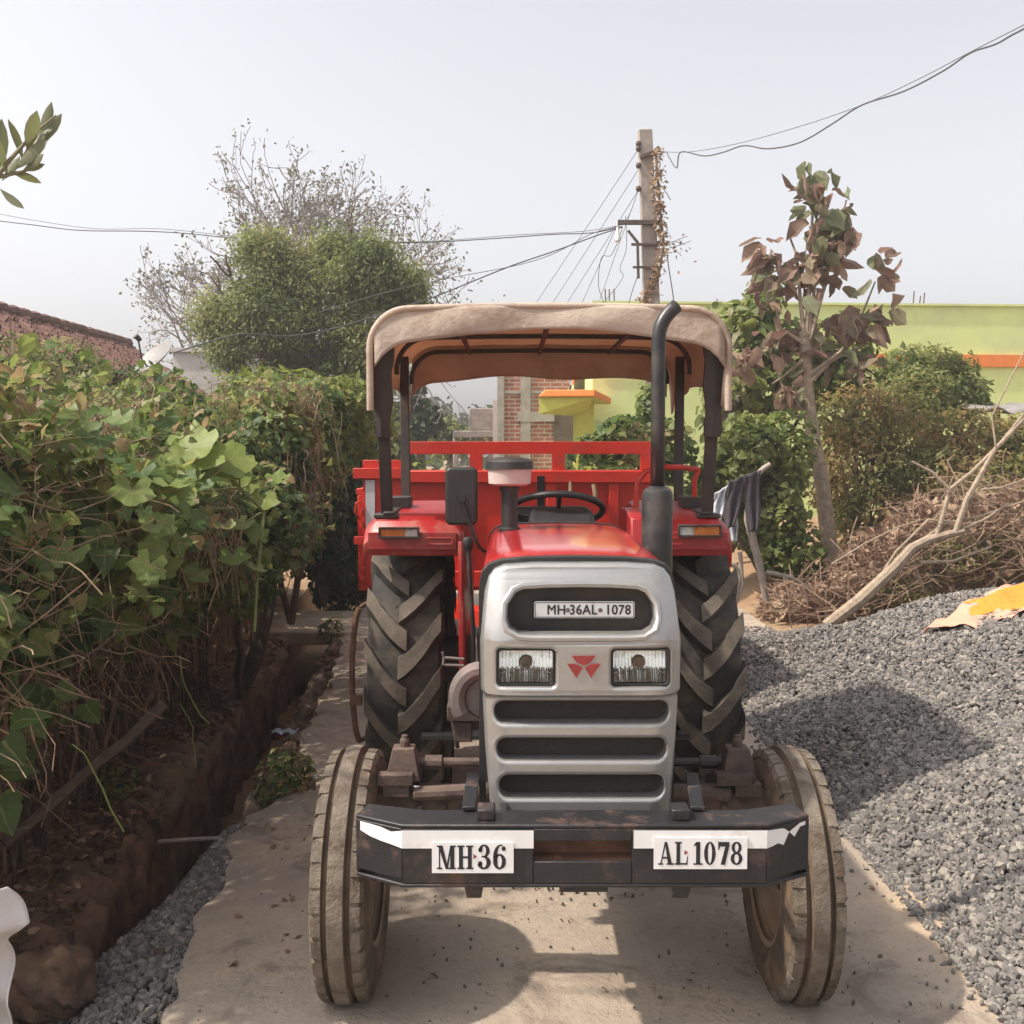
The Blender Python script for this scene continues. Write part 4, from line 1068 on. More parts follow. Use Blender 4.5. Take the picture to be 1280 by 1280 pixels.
g = G()
def hs_(u, v):
    y = 1.2 + 8.6 * v; x = TOE - .12 + 6.0 * u ** 1.3; return (x, y, max(float(ground(x, y)), RZ if x < 2.3 else 0) - .025 + float(heap(x, y)) * 1.0)
g.grid(hs_, 70, 110); M['gravelbase'] = pmat('stone_dust', (.12, .108, .095), .95, var=.4, scale=60, bump=1.0, bscale=80)
tag(obj('gravel_bed', g, M['gravelbase'], ang=80), kind='stuff')
ps = []
def scatter(n, x0, x1, y0, y1):
    x = rng.uniform(x0, x1, n); y = rng.uniform(y0, y1, n); return x, y
def gz(x, y): return np.maximum(ground(x, y), np.where(x < 2.3, RZ, 0)) + heap(x, y) - .01
xs, ysn = [], []
for (n, x0, x1, y0, y1) in ((42000, TOE - .02, 3.0, 2.5, 5.2), (27000, TOE - .02, 3.6, 5.2, 7.4), (15000, TOE, 4.6, 7.4, 9.6), (7000, 3.0, 5.6, 4, 8.5)):
    x, y = scatter(n, x0, x1, y0, y1); xs.append(x); ysn.append(y)
# thinning fringe along the toe
n = 1500; y = rng.uniform(2.5, 9.5, n); x = TOE + .03 - np.abs(rng.standard_t(2.6, size=n)) * .04; x = np.maximum(x, TOE - .6) + .05 * np.sin(y * 2.1); xs.append(x); ysn.append(y)
x = np.concatenate(xs); y = np.concatenate(ysn)
z = gz(x, y) + rng.uniform(-.006, .018, len(x)); sz = np.clip(rng.lognormal(-4.40, .42, len(x)), .005, .028)
fr = x < TOE + .02; sz[fr] = np.minimum(sz[fr], .013); sz[x < TOE - .12] *= .6; z[fr] = RZ + sz[fr] * .45
stones('gravel', np.stack([x, y, z], 1), sz, M['gravel'])
# spill into the near end of the drain, left
n = 5200; y = rng.uniform(2.6, 4.55, n); b = xd(y); edge = np.interp(y, ey_, exx)
lo = np.interp(y, [2.6, 3.4, 4.0, 4.55], [-.62, -.42, -.16, -.06]); x = edge + .015 + (lo - .02) * rng.random(n) ** .8
z = .015 - .55 * np.maximum(0, edge - .06 - x) * np.interp(y, [2.6, 4.5], [.35, 1.0]) + rng.uniform(-.01, .012, n)
stones('gravel', np.stack([x, y, z], 1), rng.uniform(.012, .024, n), M['gravel'])
g = G(); g.grid(lambda u, v: ((lambda yy, ee, ll: (ee + (ll - .05) * u, yy, -.008 - .55 * max(0, -(ll * u) - .06) * np.interp(yy, [2.6, 4.5], [.35, 1.0])))(2.5 + 2.05 * v, np.interp(2.5 + 2.05 * v, ey_, exx), np.interp(2.5 + 2.05 * v, [2.6, 3.4, 4.0, 4.55], [-.62, -.42, -.16, -.06]))), 8, 24)
tag(obj('gravel_bed', g, M['gravelbase']), kind='stuff')
# clods and stones on the drain walls
n = 1600; y = rng.uniform(2.6, 9, n); b = xd(y); lft = rng.random(n) < .8; x = np.where(lft, b - .52 - rng.random(n) * .42, b - .03 - rng.random(n) * .14); z = np.where(lft, .015, .0) + rng.normal(size=n) * .012
stones('soil_clods', np.stack([x, y, z], 1), np.clip(rng.lognormal(-4.2, .5, n), .005, .04), M['brickmud'])
# crumbs on the road
n = 420; x = rng.uniform(-.9, 1.4, n); y = rng.uniform(2.9, 6, n); stones('road_crumbs', np.stack([x, y, np.full(n, RZ + .002)], 1), rng.uniform(.003, .008, n), M['gravelbase'])
n = 160; x = .25 + rng.normal(size=n) * .16; y = 4.0 + rng.normal(size=n) * .13; stones('road_crumbs', np.stack([x, y, np.full(n, RZ + .002)], 1), rng.uniform(.004, .010, n), M['woodd'])

# ---- cloth with the yellow spread on the heap
def hit(px, py):
    d = ray(px, py); t = 2.0
    while t < 20:
        p = np.array([0, 0, CAMZ]) + d * t
        if p[2] <= float(gz(p[0], p[1])) + .02: return p
        t += .01
    return p
A, B_, C_ = hit(1153, 795), hit(1217, 748), hit(1280, 818)
D_ = np.array([C_[0] + .75, C_[1] + .05, 0]); E_ = np.array([B_[0] + 1.6, B_[1] + .55, 0])
def cl(u, v):      # u along, v from near edge to the far edge
    p = (A * (1 - u) + D_ * u) * (1 - v) + (B_ * (1 - u) + E_ * u) * v
    p = p + np.array([.03 * math.sin(v * 9), .035 * math.sin(u * 19) + .02 * math.sin(u * 43), 0]) * (1 if v < .06 else .3)
    return p[0], p[1], float(gz(p[0], p[1])) + .035 + .022 * math.sin(u * 13 + v * 5) * math.sin(v * 8 + u * 3) + .010 * math.sin(u * 39 + v * 9) + .006 * math.sin(u * 71 - v * 23) + (.02 * math.sin(u * 17) if v < .05 else 0)
g = G(); g.grid(cl, 50, 30); M['pink'] = pmat('faded_pink_cloth', (.60, .29, .20), .9, var=.08, scale=14, bump=.3, bscale=60)
tag(obj('cloth', g, M['pink'], ang=80, solid=.004), 'faded pink cloth spread on the gravel heap', 'cloth')
def ye(u, v):
    a = 2 * math.pi * u; rr = v * (1 + .10 * math.sin(3 * a + 1) + .07 * math.sin(7 * a) + .05 * math.sin(13 * a))
    uu = .46 + .40 * rr * math.cos(a); vw = .58 + .36 * rr * math.sin(a)
    p = cl(uu, vw); return (p[0], p[1], p[2] + .004 + .028 * (1 - v ** 3) + .006 * math.sin(uu * 60) * math.sin(vw * 50) * (1 - v))
g = G(); g.grid(ye, 60, 12); M['turmeric'] = pmat('yellow_grain', (.56, .27, .03), .9, var=.25, scale=40, bump=.8, bscale=120)
tag(obj('grain_spread', g, M['turmeric'], ang=80), 'bright yellow heap of drying grain spread on the pink cloth', 'grain')

# white cloth at the left frame edge
g = G()
def wc(u, v):
    px = -70 + u * np.interp(v, [0, .10, .20, .26, .34, .5, 1], [72, 86, 98, 88, 70, 76, 84]); py = np.interp(v, [0, .2, .3, 1], [1112, 1160, 1172, 1330]) + (1 - v) * 14 * (u - .8)
    p = at(px, py, 2.75); p[1] += .05 * math.sin(u * 7 + v * 3) + .02 * math.sin(v * 17); return p
g.grid(wc, 20, 40); M['whitecloth'] = pmat('white_cloth', (.62, .60, .59), .85, var=.05, bump=.15, bscale=20)
tag(obj('cloth', g, M['whitecloth'], ang=80, solid=.004), 'white cloth hanging at the lower left corner of the picture', 'cloth')
g = G(); p = at(-40, 1150, 2.83); g.tube([(p[0] - .05, 2.9, 0), (p[0], 2.86, p[2] + .1)], .018, 8)
tag(obj('drying_stick', g, M['woodg'], base=(p[0], 2.9, 0)), 'upright stick the white cloth hangs on at the left edge', 'stick')

# ================================================================== vegetation
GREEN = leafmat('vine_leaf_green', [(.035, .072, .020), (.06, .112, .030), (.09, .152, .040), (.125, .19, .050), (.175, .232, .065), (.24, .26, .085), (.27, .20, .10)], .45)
GREENB = leafmat('bright_leaf_green', [(.13, .21, .04), (.17, .25, .05), (.22, .29, .065)], .4)
GREENY = leafmat('yellow_green_leaf', [(.09, .13, .022), (.13, .175, .03), (.17, .21, .045)], .4)
DARKG = leafmat('dark_leaf_green', [(.018, .036, .011), (.026, .05, .015), (.036, .066, .02), (.055, .085, .03)], .25)
TREEG = leafmat('tree_leaf_green', [(.08, .12, .03), (.125, .175, .045), (.17, .22, .06), (.22, .255, .075), (.27, .26, .10)], .52)
OLIVE = leafmat('olive_leaf', [(.14, .165, .045), (.20, .21, .06), (.27, .25, .08), (.33, .26, .095), (.35, .22, .11)], .5)
DRYL = leafmat('dry_brown_leaf', [(.16, .095, .065), (.24, .15, .10), (.33, .22, .15), (.42, .30, .21)], .25, rough=.8)
TEAK = leafmat('withered_teak_leaf', [(.19, .118, .09), (.25, .16, .12), (.31, .205, .15), (.38, .26, .19), (.24, .155, .115), (.19, .22, .12), (.24, .20, .13)], .35, rough=.75)
PALE = leafmat('pale_grey_leaf', [(.16, .15, .12), (.21, .19, .15), (.13, .12, .08), (.17, .18, .11)], .3)

VINEY = leafmat('sunny_vine_leaf', [(.08, .12, .028), (.12, .165, .04), (.17, .215, .055), (.22, .25, .07), (.12, .15, .045)], .45)
def face(z):      # outer face of the hedge, as an offset from the drain line
    return np.interp(z, [0, .35, .7, 1.0, 1.5, 1.85, 2.05], [-.98, -.93, -.70, -.42, -.38, -.75, -1.5])
def toph(x, y): return 1.72 + .22 * np.sin(y * 1.5 + x * 1.3) + .14 * np.sin(y * 3.1 + 2 * x) + .09 * np.sin(y * 6.3 - 3 * x) + .10 * sstep(-x, 2.4, 4)
# --- the main vine hedge
hg = empty('vine_hedge', (-2.6, 6.5, .08), 'tall tangled hedge of broad leaved vines along the left of the drain', 'hedge')
P = []; O = []
def hedge_pts(n, ya, yb, zmin=.55, zmax=2.2):
    y = rng.uniform(ya, yb, n); z = rng.uniform(zmin, zmax, n)
    depth = np.abs(rng.normal(size=n)) * .28
    bulge = .18 * np.sin(y * 2.1 + z * 3) + .13 * np.sin(y * 5.1 - z * 4.2) + .10 * np.sin(y * 11 + z * 9) * np.sin(y * 7 - z * 13)
    x = xd(y) + face(z) + bulge - depth
    zt = toph(x, y); k = z < zt + .08
    return np.stack([x, y, z], 1)[k]
def top_pts(n, ya, yb, xa=-5.5):
    y = rng.uniform(ya, yb, n); x = xd(y) - .55 - rng.random(n) ** 1.3 * 4.2
    z = toph(x, y) + .12 * np.sin(x * 4 + y * 3.7) + .10 * np.sin(x * 9 + y * 7) - np.abs(rng.normal(size=n)) * .16
    return np.stack([x, y, z], 1)
# dense upper part
a = hedge_pts(15000, 2.7, 6.5, .95); b = hedge_pts(10000, 6, 11.8, .6); c = top_pts(19000, 2.8, 11.8)
P = np.concatenate([a, b, c]); out = np.tile([.8, -.35, .25], (len(P), 1))
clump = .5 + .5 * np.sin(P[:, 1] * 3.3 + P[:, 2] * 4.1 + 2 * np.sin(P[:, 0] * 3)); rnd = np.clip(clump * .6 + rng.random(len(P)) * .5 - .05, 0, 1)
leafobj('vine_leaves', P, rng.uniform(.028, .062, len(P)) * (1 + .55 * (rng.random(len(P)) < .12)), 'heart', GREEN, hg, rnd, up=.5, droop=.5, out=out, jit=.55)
# fewer, larger leaves hanging in the lower, darker part
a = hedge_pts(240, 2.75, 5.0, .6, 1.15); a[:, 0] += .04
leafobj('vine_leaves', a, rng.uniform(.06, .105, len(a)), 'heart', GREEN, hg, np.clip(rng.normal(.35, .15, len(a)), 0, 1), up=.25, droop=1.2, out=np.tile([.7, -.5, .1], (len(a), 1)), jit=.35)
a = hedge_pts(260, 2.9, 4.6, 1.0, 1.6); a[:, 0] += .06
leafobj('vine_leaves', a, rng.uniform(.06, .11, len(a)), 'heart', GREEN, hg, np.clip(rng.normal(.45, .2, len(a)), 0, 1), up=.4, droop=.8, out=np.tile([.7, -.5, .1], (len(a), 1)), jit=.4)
# interior: brown stems, twigs and hanging dead stalks
g = G()
def stalk(i):
    y = rng.uniform(2.7, 11.5); x = float(xd(y)) - rng.uniform(.88, 1.9); z1 = rng.uniform(.8, 1.9)
    return wig((x, y, .02), (x + rng.normal() * .12 + .1, y + rng.normal() * .12, z1), .06, .05)
strands(g, 520, stalk, lambda: rng.uniform(.005, .014), sides=5)
obj('dead_stalks', g, M['twig'], hg)['kind'] = 'stuff'
g = G()
def tw_(i):
    y = rng.uniform(2.7, 11); z = rng.uniform(.45, 1.9); x = float(xd(y) + face(z)) - rng.uniform(-.02, .35)
    d = norm(rng.normal(size=3) + np.array([.25, 0, -.5])) * rng.uniform(.12, .42)
    return wig((x, y, z), (x + d[0], y + d[1], z + d[2]), .2, .08)
strands(g, 2600, tw_, lambda: rng.uniform(.001, .0026), sides=4)
obj('tangled_twigs', g, M['twig'], hg)['kind'] = 'stuff'
g = G(); strands(g, 900, tw_, lambda: rng.uniform(.001, .0024), sides=4); obj('dry_tendrils', g, M['straw'], hg)['kind'] = 'stuff'
g = G()
for px, py, Y, ex_, ey2 in ((90, 930, 3.3, 155, 1040), (10, 840, 3.2, 4, 900), (225, 880, 4.4, 245, 960), (225, 820, 4.2, 262, 905), (0, 860, 3.3, 44, 883)):
    g = G(); g.tube(wig(at(px, py, Y), at(ex_, ey2, Y + .05), .12, .04), .003, 5); obj('runner', g, M['vine'], hg)
# shoots standing out of the hedge top and face
g = G(); PS = []
for i in range(380):
    y = rng.uniform(2.9, 11.5)
    if i % 2: x = float(xd(y)) - .6 - rng.random() * 3; z = float(toph(x, y)) - .1; d = np.array([rng.normal() * .25, rng.normal() * .25, 1.])
    else: z = rng.uniform(1.0, 1.9); x = float(xd(y) + face(z)) - .05; d = np.array([.8, -.3 + rng.normal() * .4, .5 + rng.normal() * .4])
    L_ = rng.uniform(.15, .5); d = norm(d); pts = [np.array([x, y, z]) + d * L_ * t + np.array([.05 * math.sin(3 * t + i), 0, -.22 * L_ * t * t * (1 if i % 2 == 0 else .4)]) for t in np.linspace(0, 1, 7)]
    g.tube(pts, [.003, .003, .0028, .0025, .002, .0016, .001], 4, cap=False)
    for q in pts[1:]:
        for r2 in range(2): PS.append(q + rng.normal(size=3) * .015)
obj('shoots', g, M['vine'], hg)['kind'] = 'stuff'
PS = np.array(PS); leafobj('shoot_leaves', PS, rng.uniform(.025, .06, len(PS)), 'heart', GREEN, hg, np.clip(.35 + .6 * rng.random(len(PS)), 0, 1), up=.5, droop=.4, jit=.7)
# opaque dead litter behind, so that no daylight comes through the foot of the hedge
n = 5000; y = rng.uniform(2.7, 12, n); x = xd(y) - 1.15 - np.abs(rng.normal(size=n)) * .5; z = rng.uniform(.05, 1.7, n)
leafobj('dead_leaves', np.stack([x, y, z], 1), rng.uniform(.07, .16, n), 'heart', DRYL, hg, rng.random(n) * .45, up=.2, droop=.8, jit=.7)
n = 3800; y = rng.uniform(2.7, 9, n); x = xd(y) - .55 - rng.random(n) ** .6 * .7; z = .02 + rng.random(n) * .03
leafobj('fallen_leaves', np.stack([x, y, z], 1), rng.uniform(.02, .05, n), 'oval', DRYL, hg, up=1.5, droop=0, jit=.3)
# the row of twig stakes at its foot
tfr = empty('twig_fence', (-2.1, 4.5, .08), 'rough fence of dark upright twigs under the vines', 'fence')
for k in range(95):
    tf = G()
    y = 2.7 + k * .05 + rng.normal() * .02; x = float(xd(y)) - .80 - abs(rng.normal()) * .12
    tf.tube(wig((x, y, .0), (x + rng.normal() * .03, y + rng.normal() * .05, rng.uniform(.6, 1.05)), .04, .03), rng.uniform(.006, .014), 6); obj('stake', tf, M['woodd'], tfr)
tf = G(); tf.tube(wig((-2.0, 2.8, .55), (-2.1, 6.3, .6), .02, .01, 8), .012, 6)
obj('rail', tf, M['woodd'], tfr)

# --- squash vine with big lobed leaves over the hedge
sq = empty('squash_vine', (-1.75, 4.3, 1.0), 'squash vine with large bright green lobed leaves sprawling over the hedge', 'vine')
SQ = [(150, 600, 4.0, .2), (235, 560, 4.5, .19), (275, 580, 4.6, .2), (100, 610, 3.8, .16), (45, 640, 3.6, .13), (20, 600, 3.6, .12), (350, 600, 5, .1), (90, 590, 4, .13), (140, 618, 3.9, .17), (115, 640, 3.8, .13), (170, 612, 4.0, .14), (255, 570, 4.5, .17), (290, 574, 4.6, .17), (225, 580, 4.4, .14), (205, 605, 4.2, .14), (238, 600, 4.4, .13), (185, 590, 4.2, .13), (125, 675, 3.7, .10), (70, 665, 3.6, .11), (330, 625, 4.8, .10), (305, 655, 4.7, .09), (322, 672, 4.7, .09), (292, 694, 4.5, .10), (90, 690, 3.5, .11), (60, 700, 3.5, .1), (320, 710, 4.6, .08), (265, 560, 4.6, .11), (40, 690, 3.5, .12), (150, 700, 3.7, .08), (310, 605, 4.8, .09), (230, 545, 4.7, .09)]
PP = np.array([at(a, b, c) for a, b, c, d in SQ]); LL = np.array([d for *_, d in SQ])
leafobj('squash_leaf', PP, LL * 1.0, 'lobed', GREENB, sq, up=.75, droop=.5, out=np.tile([.25, -.9, .35], (len(PP), 1)), jit=.25)
SM = np.array([at(px, py, Y) for px, py, Y in zip(rng.uniform(-10, 345, 80), rng.uniform(500, 740, 80), rng.uniform(3.5, 5.2, 80))])
SM[:, 0] = xd(SM[:, 1]) + face(SM[:, 2]) + .10 + rng.random(80) * .10
leafobj('vine_leaf', SM, rng.uniform(.05, .12, 80), 'lobed', leafmat('mid_leaf_green', [(.07, .14, .035), (.11, .19, .05), (.16, .24, .06), (.21, .28, .075)], .45), sq, up=.6, droop=.6, out=np.tile([.4, -.75, .3], (80, 1)), jit=.3)
g = G()
main = [at(60, 720, 3.6), at(120, 690, 3.7), at(175, 640, 4.1), at(240, 615, 4.4), at(300, 610, 4.7), at(330, 640, 4.75), at(322, 720, 4.65), at(318, 790, 4.6)]
g.tube(main, .007, 6)
for p in PP:
    q = min(main, key=lambda m: np.linalg.norm(np.array(m) - p)); g.tube(wig(q, p, .15, .02, 4), .0045, 5)
obj('stem', g, M['vine'], sq)

# --- dry tangle of dead climbers, right part of the hedge
def tangle(nm, px, py, Y, w, h, n, mat, label, base=None):
    c = at(px, py, Y); g = G()
    for i in range(n):
        a0 = rng.uniform(0, 6.28); s = np.array([c[0] + rng.normal() * w * .3, Y + rng.normal() * w * .4, c[2] + h * .45 * rng.random()])
        dr = np.array([math.cos(a0) * w * rng.uniform(.2, .6), math.sin(a0) * w * rng.uniform(.2, .6), 0]); L = h * rng.uniform(.4, 1)
        pts = [s + dr * t + np.array([0, 0, L * (.25 * math.sin(math.pi * t) - t ** 1.8)]) + rng.normal(size=3) * .02 for t in np.linspace(0, 1, 7)]
        g.tube(pts, rng.uniform(.0012, .0028), 4, cap=False)
    return tag(obj(nm, g, mat, base=(c[0], Y, c[2] - h)), label, 'dry climber')
tangle('dry_climber', 378, 525, 6.9, .22, .5, 60, M['straw'], 'pale straw coloured tangle of dead climber beside the far end of the hedge')
tangle('dry_climber', 375, 610, 6.8, .28, .6, 80, M['twig'], 'brown curtain of dead stems hanging below the pale tangle')
tangle('dry_climber', 240, 665, 4.7, .30, .4, 170, M['straw'], 'brown nest of dry stems under the squash leaves')
tangle('dry_climber', 195, 500, 6.5, .3, .2, 90, M['straw'], 'small pale patch of dead grass on top of the hedge')
tangle('dry_climber', 60, 560, 4.4, .35, .3, 110, M['straw'], 'loose tangle of thin dry stems on the upper hedge at far left')
tangle('dry_climber', 330, 500, 7.4, .3, .3, 70, M['twig'], 'thin brown stems draped over the hedge below the yellow green shrub')
# bushes behind the hedge on the left, up to the trailer
def shrub(nm, label, blobs, mat, kind, size, n, stems=(), sm=None, cat='shrub', base=None, group=None, up=.6, droop=.4, jit=.6, tw=0):
    c0 = np.array(base) if base is not None else np.array([blobs[0][0][0], blobs[0][0][1], 0])
    r = empty(nm, tuple(c0), label, cat, group)
    P = []; O = []
    vol = sum(b[1][0] * b[1][2] for b in blobs)
    for (c, rr) in blobs:
        p, o = blob(c, rr, int(n * rr[0] * rr[2] / vol)); P.append(p); O.append(o)
    P = np.concatenate(P); O = np.concatenate(O)
    cl_ = .5 + .5 * np.sin(P[:, 0] * 4.3 + 3 * np.sin(P[:, 2] * 3.1 + P[:, 1] * 2)); rnd = np.clip(.55 * cl_ + .55 * rng.random(len(P)) - .05, 0, 1)
    leafobj('foliage', P, rng.uniform(size * .6, size * 1.3, len(P)), kind, mat, r, rnd, up=up, droop=droop, out=O, jit=jit)
    g = G()
    for (c, rr) in blobs:
        c = np.array(c); g.tube(wig(c0, c, .06, .04), [.035, .03, .026, .022, .018, .012], 6)
        for k in range(int(6 + tw)):
            d = norm(rng.normal(size=3) + np.array([0, 0, .4])); g.tube(wig(c - np.array([0, 0, .15 * rr[2]]), c + d * np.array(rr) * rng.uniform(.8, 1.1), .12, .06), [.014, .012, .010, .008, .006, .003], 5, cap=False)
    obj('stems', g, sm or M['woodd'], r); return r
shrub('shrub', 'leafy yellow green shrub rising above the far end of the hedge', [(at(370, 505, 9.5), (.6, .5, .3)), (at(420, 520, 10), (.45, .5, .4)), (at(335, 500, 9), (.35, .4, .2))], GREENY, 'lance', .11, 3200, base=(-2.0, 9.7, .05))
shrub('shrub', 'dark green bush at the end of the hedge beside the trailer', [(at(425, 580, 11), (.5, .6, .8)), (at(440, 690, 11.5), (.42, .5, .7)), (at(405, 640, 10.5), (.45, .5, .7))], DARKG, 'oval', .10, 5200, base=(-1.95, 11, .05))
shrub('shrub', 'small leaved green shrub in front of the tiled roof', [(at(85, 455, 8), (.3, .3, .22)), (at(20, 465, 7.5), (.4, .4, .22)), (at(140, 475, 8), (.3, .3, .14))], GREEN, 'lance', .05, 2200, base=(-3.5, 8, .1))
shrub('creeper', 'leafy green creeper hanging over the far part of the hedge', [(at(350, 560, 6.8), (.25, .3, .4)), (at(400, 560, 7.4), (.2, .3, .35)), (at(340, 660, 6.4), (.22, .3, .3)), (at(395, 500, 7.5), (.25, .3, .15)), (at(310, 720, 5.6), (.18, .25, .2))], GREEN, 'heart', .055, 2600, base=(-1.75, 6.9, .05), cat='creeper')
# bits of straw and dry leaf blown on to the road
g = G()
for i in range(46):
    x, y = rng.uniform(-.9, 1.3), rng.uniform(3.0, 6.5); a = rng.uniform(0, 6.28); L_ = rng.uniform(.02, .09)
    g.tube([(x, y, .054), (x + math.cos(a) * L_ * .5, y + math.sin(a) * L_ * .5, .058), (x + math.cos(a + .3) * L_, y + math.sin(a + .3) * L_, .054)], .0013, 4)
tag(obj('straw_bits', g, M['straw']), kind='stuff')
n = 70; P = np.stack([np.concatenate([rng.uniform(-1.0, 1.3, 35), xd(4.5) + rng.random(35) * .4]), np.concatenate([rng.uniform(3.1, 7, 35), rng.uniform(3.2, 8, 35)]), np.full(70, .056)], 1)
tag(leafobj('fallen_leaves', P, rng.uniform(.015, .04, n), 'oval', DRYL, None, up=2, droop=0, jit=.3), kind='stuff')
# small weeds on the road edge
def weed(px, py, label, n=60, s=.04):
    c = gnd(px, py); r = empty('weed', tuple(c), label, 'weed'); p, o = blob(c + np.array([0, 0, .10]), (.09, .1, .11), n)
    leafobj('leaves', p, rng.uniform(s * .7, s * 1.3, n), 'oval', GREEN, r, up=.7, out=o)
    g = G()
    for q in p[::3]: g.tube(wig(c, q, .1, .05, 4), .002, 4, cap=False)
    obj('stems', g, M['vine'], r)
weed(362, 985, 'small weed in the notch of the broken road edge', 110)
weed(412, 800, 'small leafy weed beside the pale slab', 70, .05)
weed(345, 1005, 'dark weed on the drain wall near the broken edge', 70)
weed(150, 1010, 'weed growing at the foot of the twig fence', 80, .035)

# --- tree helper
def branch(g, tips, p, d, L, r, lvl, spread, up, nchild=(2, 3), k=4, minr=.004, sides=5):
    pts = [np.array(p)]; dd = np.array(d)
    for i in range(k):
        dd = norm(dd + rng.normal(size=3) * .13 + np.array([0, 0, up])); pts.append(pts[-1] + dd * L / k)
    r1 = max(minr, r * .62); g.tube(pts, list(np.linspace(r, r1, k + 1)), sides, cap=False)
    if lvl == 0:
        tips.append((pts[-1], dd)); tips.append((pts[-2], dd)); return
    for j in range(rng.integers(nchild[0], nchild[1] + 1)):
        a = norm(dd + rng.normal(size=3) * spread); s = pts[-1] if j == 0 else pts[rng.integers(max(1, k - 2), k + 1)]
        branch(g, tips, s, a, L * rng.uniform(.62, .88), r1, lvl - 1, spread, up, nchild, k, minr, sides)
# bare tree far left
rng = np.random.default_rng(21)
bt = empty('tree', (-5.0, 26, 0), 'tall almost leafless pale grey tree behind the green tree', 'tree')
g = G(); tips = []
b0 = np.array([-5.0, 26., 0]); g.tube([b0, b0 + [.05, 0, 1.6], b0 + [-.05, 0, 3.4]], [.28, .24, .2], 9)
for (dx, dz, L) in ((-.55, 1, 1.5), (-.25, 1, 1.7), (.05, 1, 1.6), (.3, 1, 1.65), (.6, .9, 1.5), (-1.1, .7, 1.5), (1.15, .62, 1.5), (.1, 1.1, 1.5), (.8, .9, 1.4), (-.8, .9, 1.4), (.5, .95, 1.6), (.95, .75, 1.6), (.4, 1, 1.5)):
    branch(g, tips, b0 + [-.05 + dx * .3, rng.normal() * .2, 3.3 + rng.random() * .3], norm(np.array([dx, rng.normal() * .3, dz])), L, .09, 5, .46, .05, (2, 3), 4, .008, 4)
branch(g, tips, b0 + [.3, 0, 2.6], norm(np.array([1.6, 0, .35])), 1.9, .08, 5, .36, .03, (2, 3), 4, .008, 4)
branch(g, tips, b0 + [-.3, 0, 2.6], norm(np.array([-1.5, 0, .4])), 1.6, .08, 5, .36, .03, (2, 3), 4, .008, 4)
obj('trunk', g, pmat('pale_grey_twig', (.24, .21, .20), .9), bt)
TP = np.array([t[0] for t in tips]); sel = rng.random(len(TP)) < .85; TP = TP[sel]
P = np.repeat(TP, 2, 0) + rng.normal(size=(len(TP) * 2, 3)) * .09
leafobj('crown', P, rng.uniform(.05, .11, len(P)), 'oval', PALE, bt, up=.4, droop=.5)
# green tree
rng = np.random.default_rng(8)
gt = empty('tree', (-3.25, 17, 0), 'dense round crowned green tree with forked dark trunk', 'tree')
g = G(); c0 = np.array([-3.25, 17., 0])
g.tube([c0, c0 + [.05, 0, 1.5], at(372, 478, 17)], [.2, .18, .16], 9)
f = at(372, 478, 17)
for e in ((330, 430, 17, .11), (385, 400, 17, .12), (450, 420, 17.3, .08), (300, 400, 16.8, .06), (420, 360, 17, .07)):
    q = at(e[0], e[1], e[2]); g.tube(wig(f, q, .12, .04), list(np.linspace(e[3], e[3] * .5, 6)), 7, cap=False)
    tips = []; branch(g, tips, q, norm(q - f), .6, e[3] * .5, 2, .5, .05)
obj('trunk', g, M['woodd'], gt)
BL = [(320, 340, 17, .55, .5), (290, 400, 16.7, .55, .55), (370, 350, 17.2, .6, .55), (430, 345, 16.9, .6, .5), (470, 380, 17.2, .5, .6), (345, 400, 16.6, .55, .5), (420, 405, 17, .6, .6), (265, 440, 16.8, .4, .42), (455, 450, 17.1, .42, .45), (395, 320, 17.3, .4, .25), (310, 310, 17.0, .4, .25), (500, 365, 17.3, .3, .35), (440, 480, 17.2, .35, .3), (250, 395, 17, .28, .35), (390, 440, 17.4, .5, .4), (460, 320, 17.2, .35, .25), (340, 450, 17.5, .45, .35)]
P = []; O = []
for px, py, Y, rx, rz in BL:
    if px < 270: rx *= .7; rz *= .8
    c = at(px * .93 + 42, py, Y)
    for kk in range(9):
        cc = c + norm(rng.normal(size=3)) * np.array([rx, rx, rz]) * rng.uniform(.2, .9); s = rng.uniform(.18, .36)
        p = cc + rng.normal(size=(430, 3)) * s * np.array([.62, .62, .55]); o = norm(p - cc); P.append(p); O.append(o)
P = np.concatenate(P); O = np.concatenate(O)
cz = (P[:, 2] - P[:, 2].min()) / np.ptp(P[:, 2]); rnd = np.clip(.25 + .4 * np.sin(P[:, 0] * 3 + P[:, 2] * 2.5) * .5 + rng.random(len(P)) * .55, 0, 1)
leafobj('crown', P, rng.uniform(.045, .095, len(P)), 'lance', TREEG, gt, rnd, up=.5, droop=.7, out=O, jit=.5)
# overhanging twig, near left
rng = np.random.default_rng(3)
ol = empty('leafy_sapling', (-2.25, 3.2, .08), 'near sapling whose leafy twig pokes in at the upper left edge', 'sapling')
g = G(); tipp = at(70, 145, 2.7); st0 = at(-10, 228, 2.72)
g.tube([(-2.25, 3.2, .08), (-2.2, 3.1, 1.2), (-2.0, 2.95, 2.1), (-1.75, 2.8, 2.4), tuple(at(-80, 270, 2.75)), tuple(st0)], [.03, .026, .02, .014, .009, .007], 8)
spine = [np.array(st0) + (np.array(tipp) - np.array(st0)) * t + np.array([0, 0, .012 * math.sin(3 * t)]) for t in np.linspace(0, 1, 9)]
g.tube(spine, list(np.linspace(.007, .002, 9)), 6); sp2 = [at(-5, 222, 2.72), at(30, 214, 2.73), at(48, 205, 2.74)]; g.tube(sp2, [.005, .004, .002], 6)
obj('stem', g, pmat('grey_green_stem', (.20, .19, .13), .8), ol)
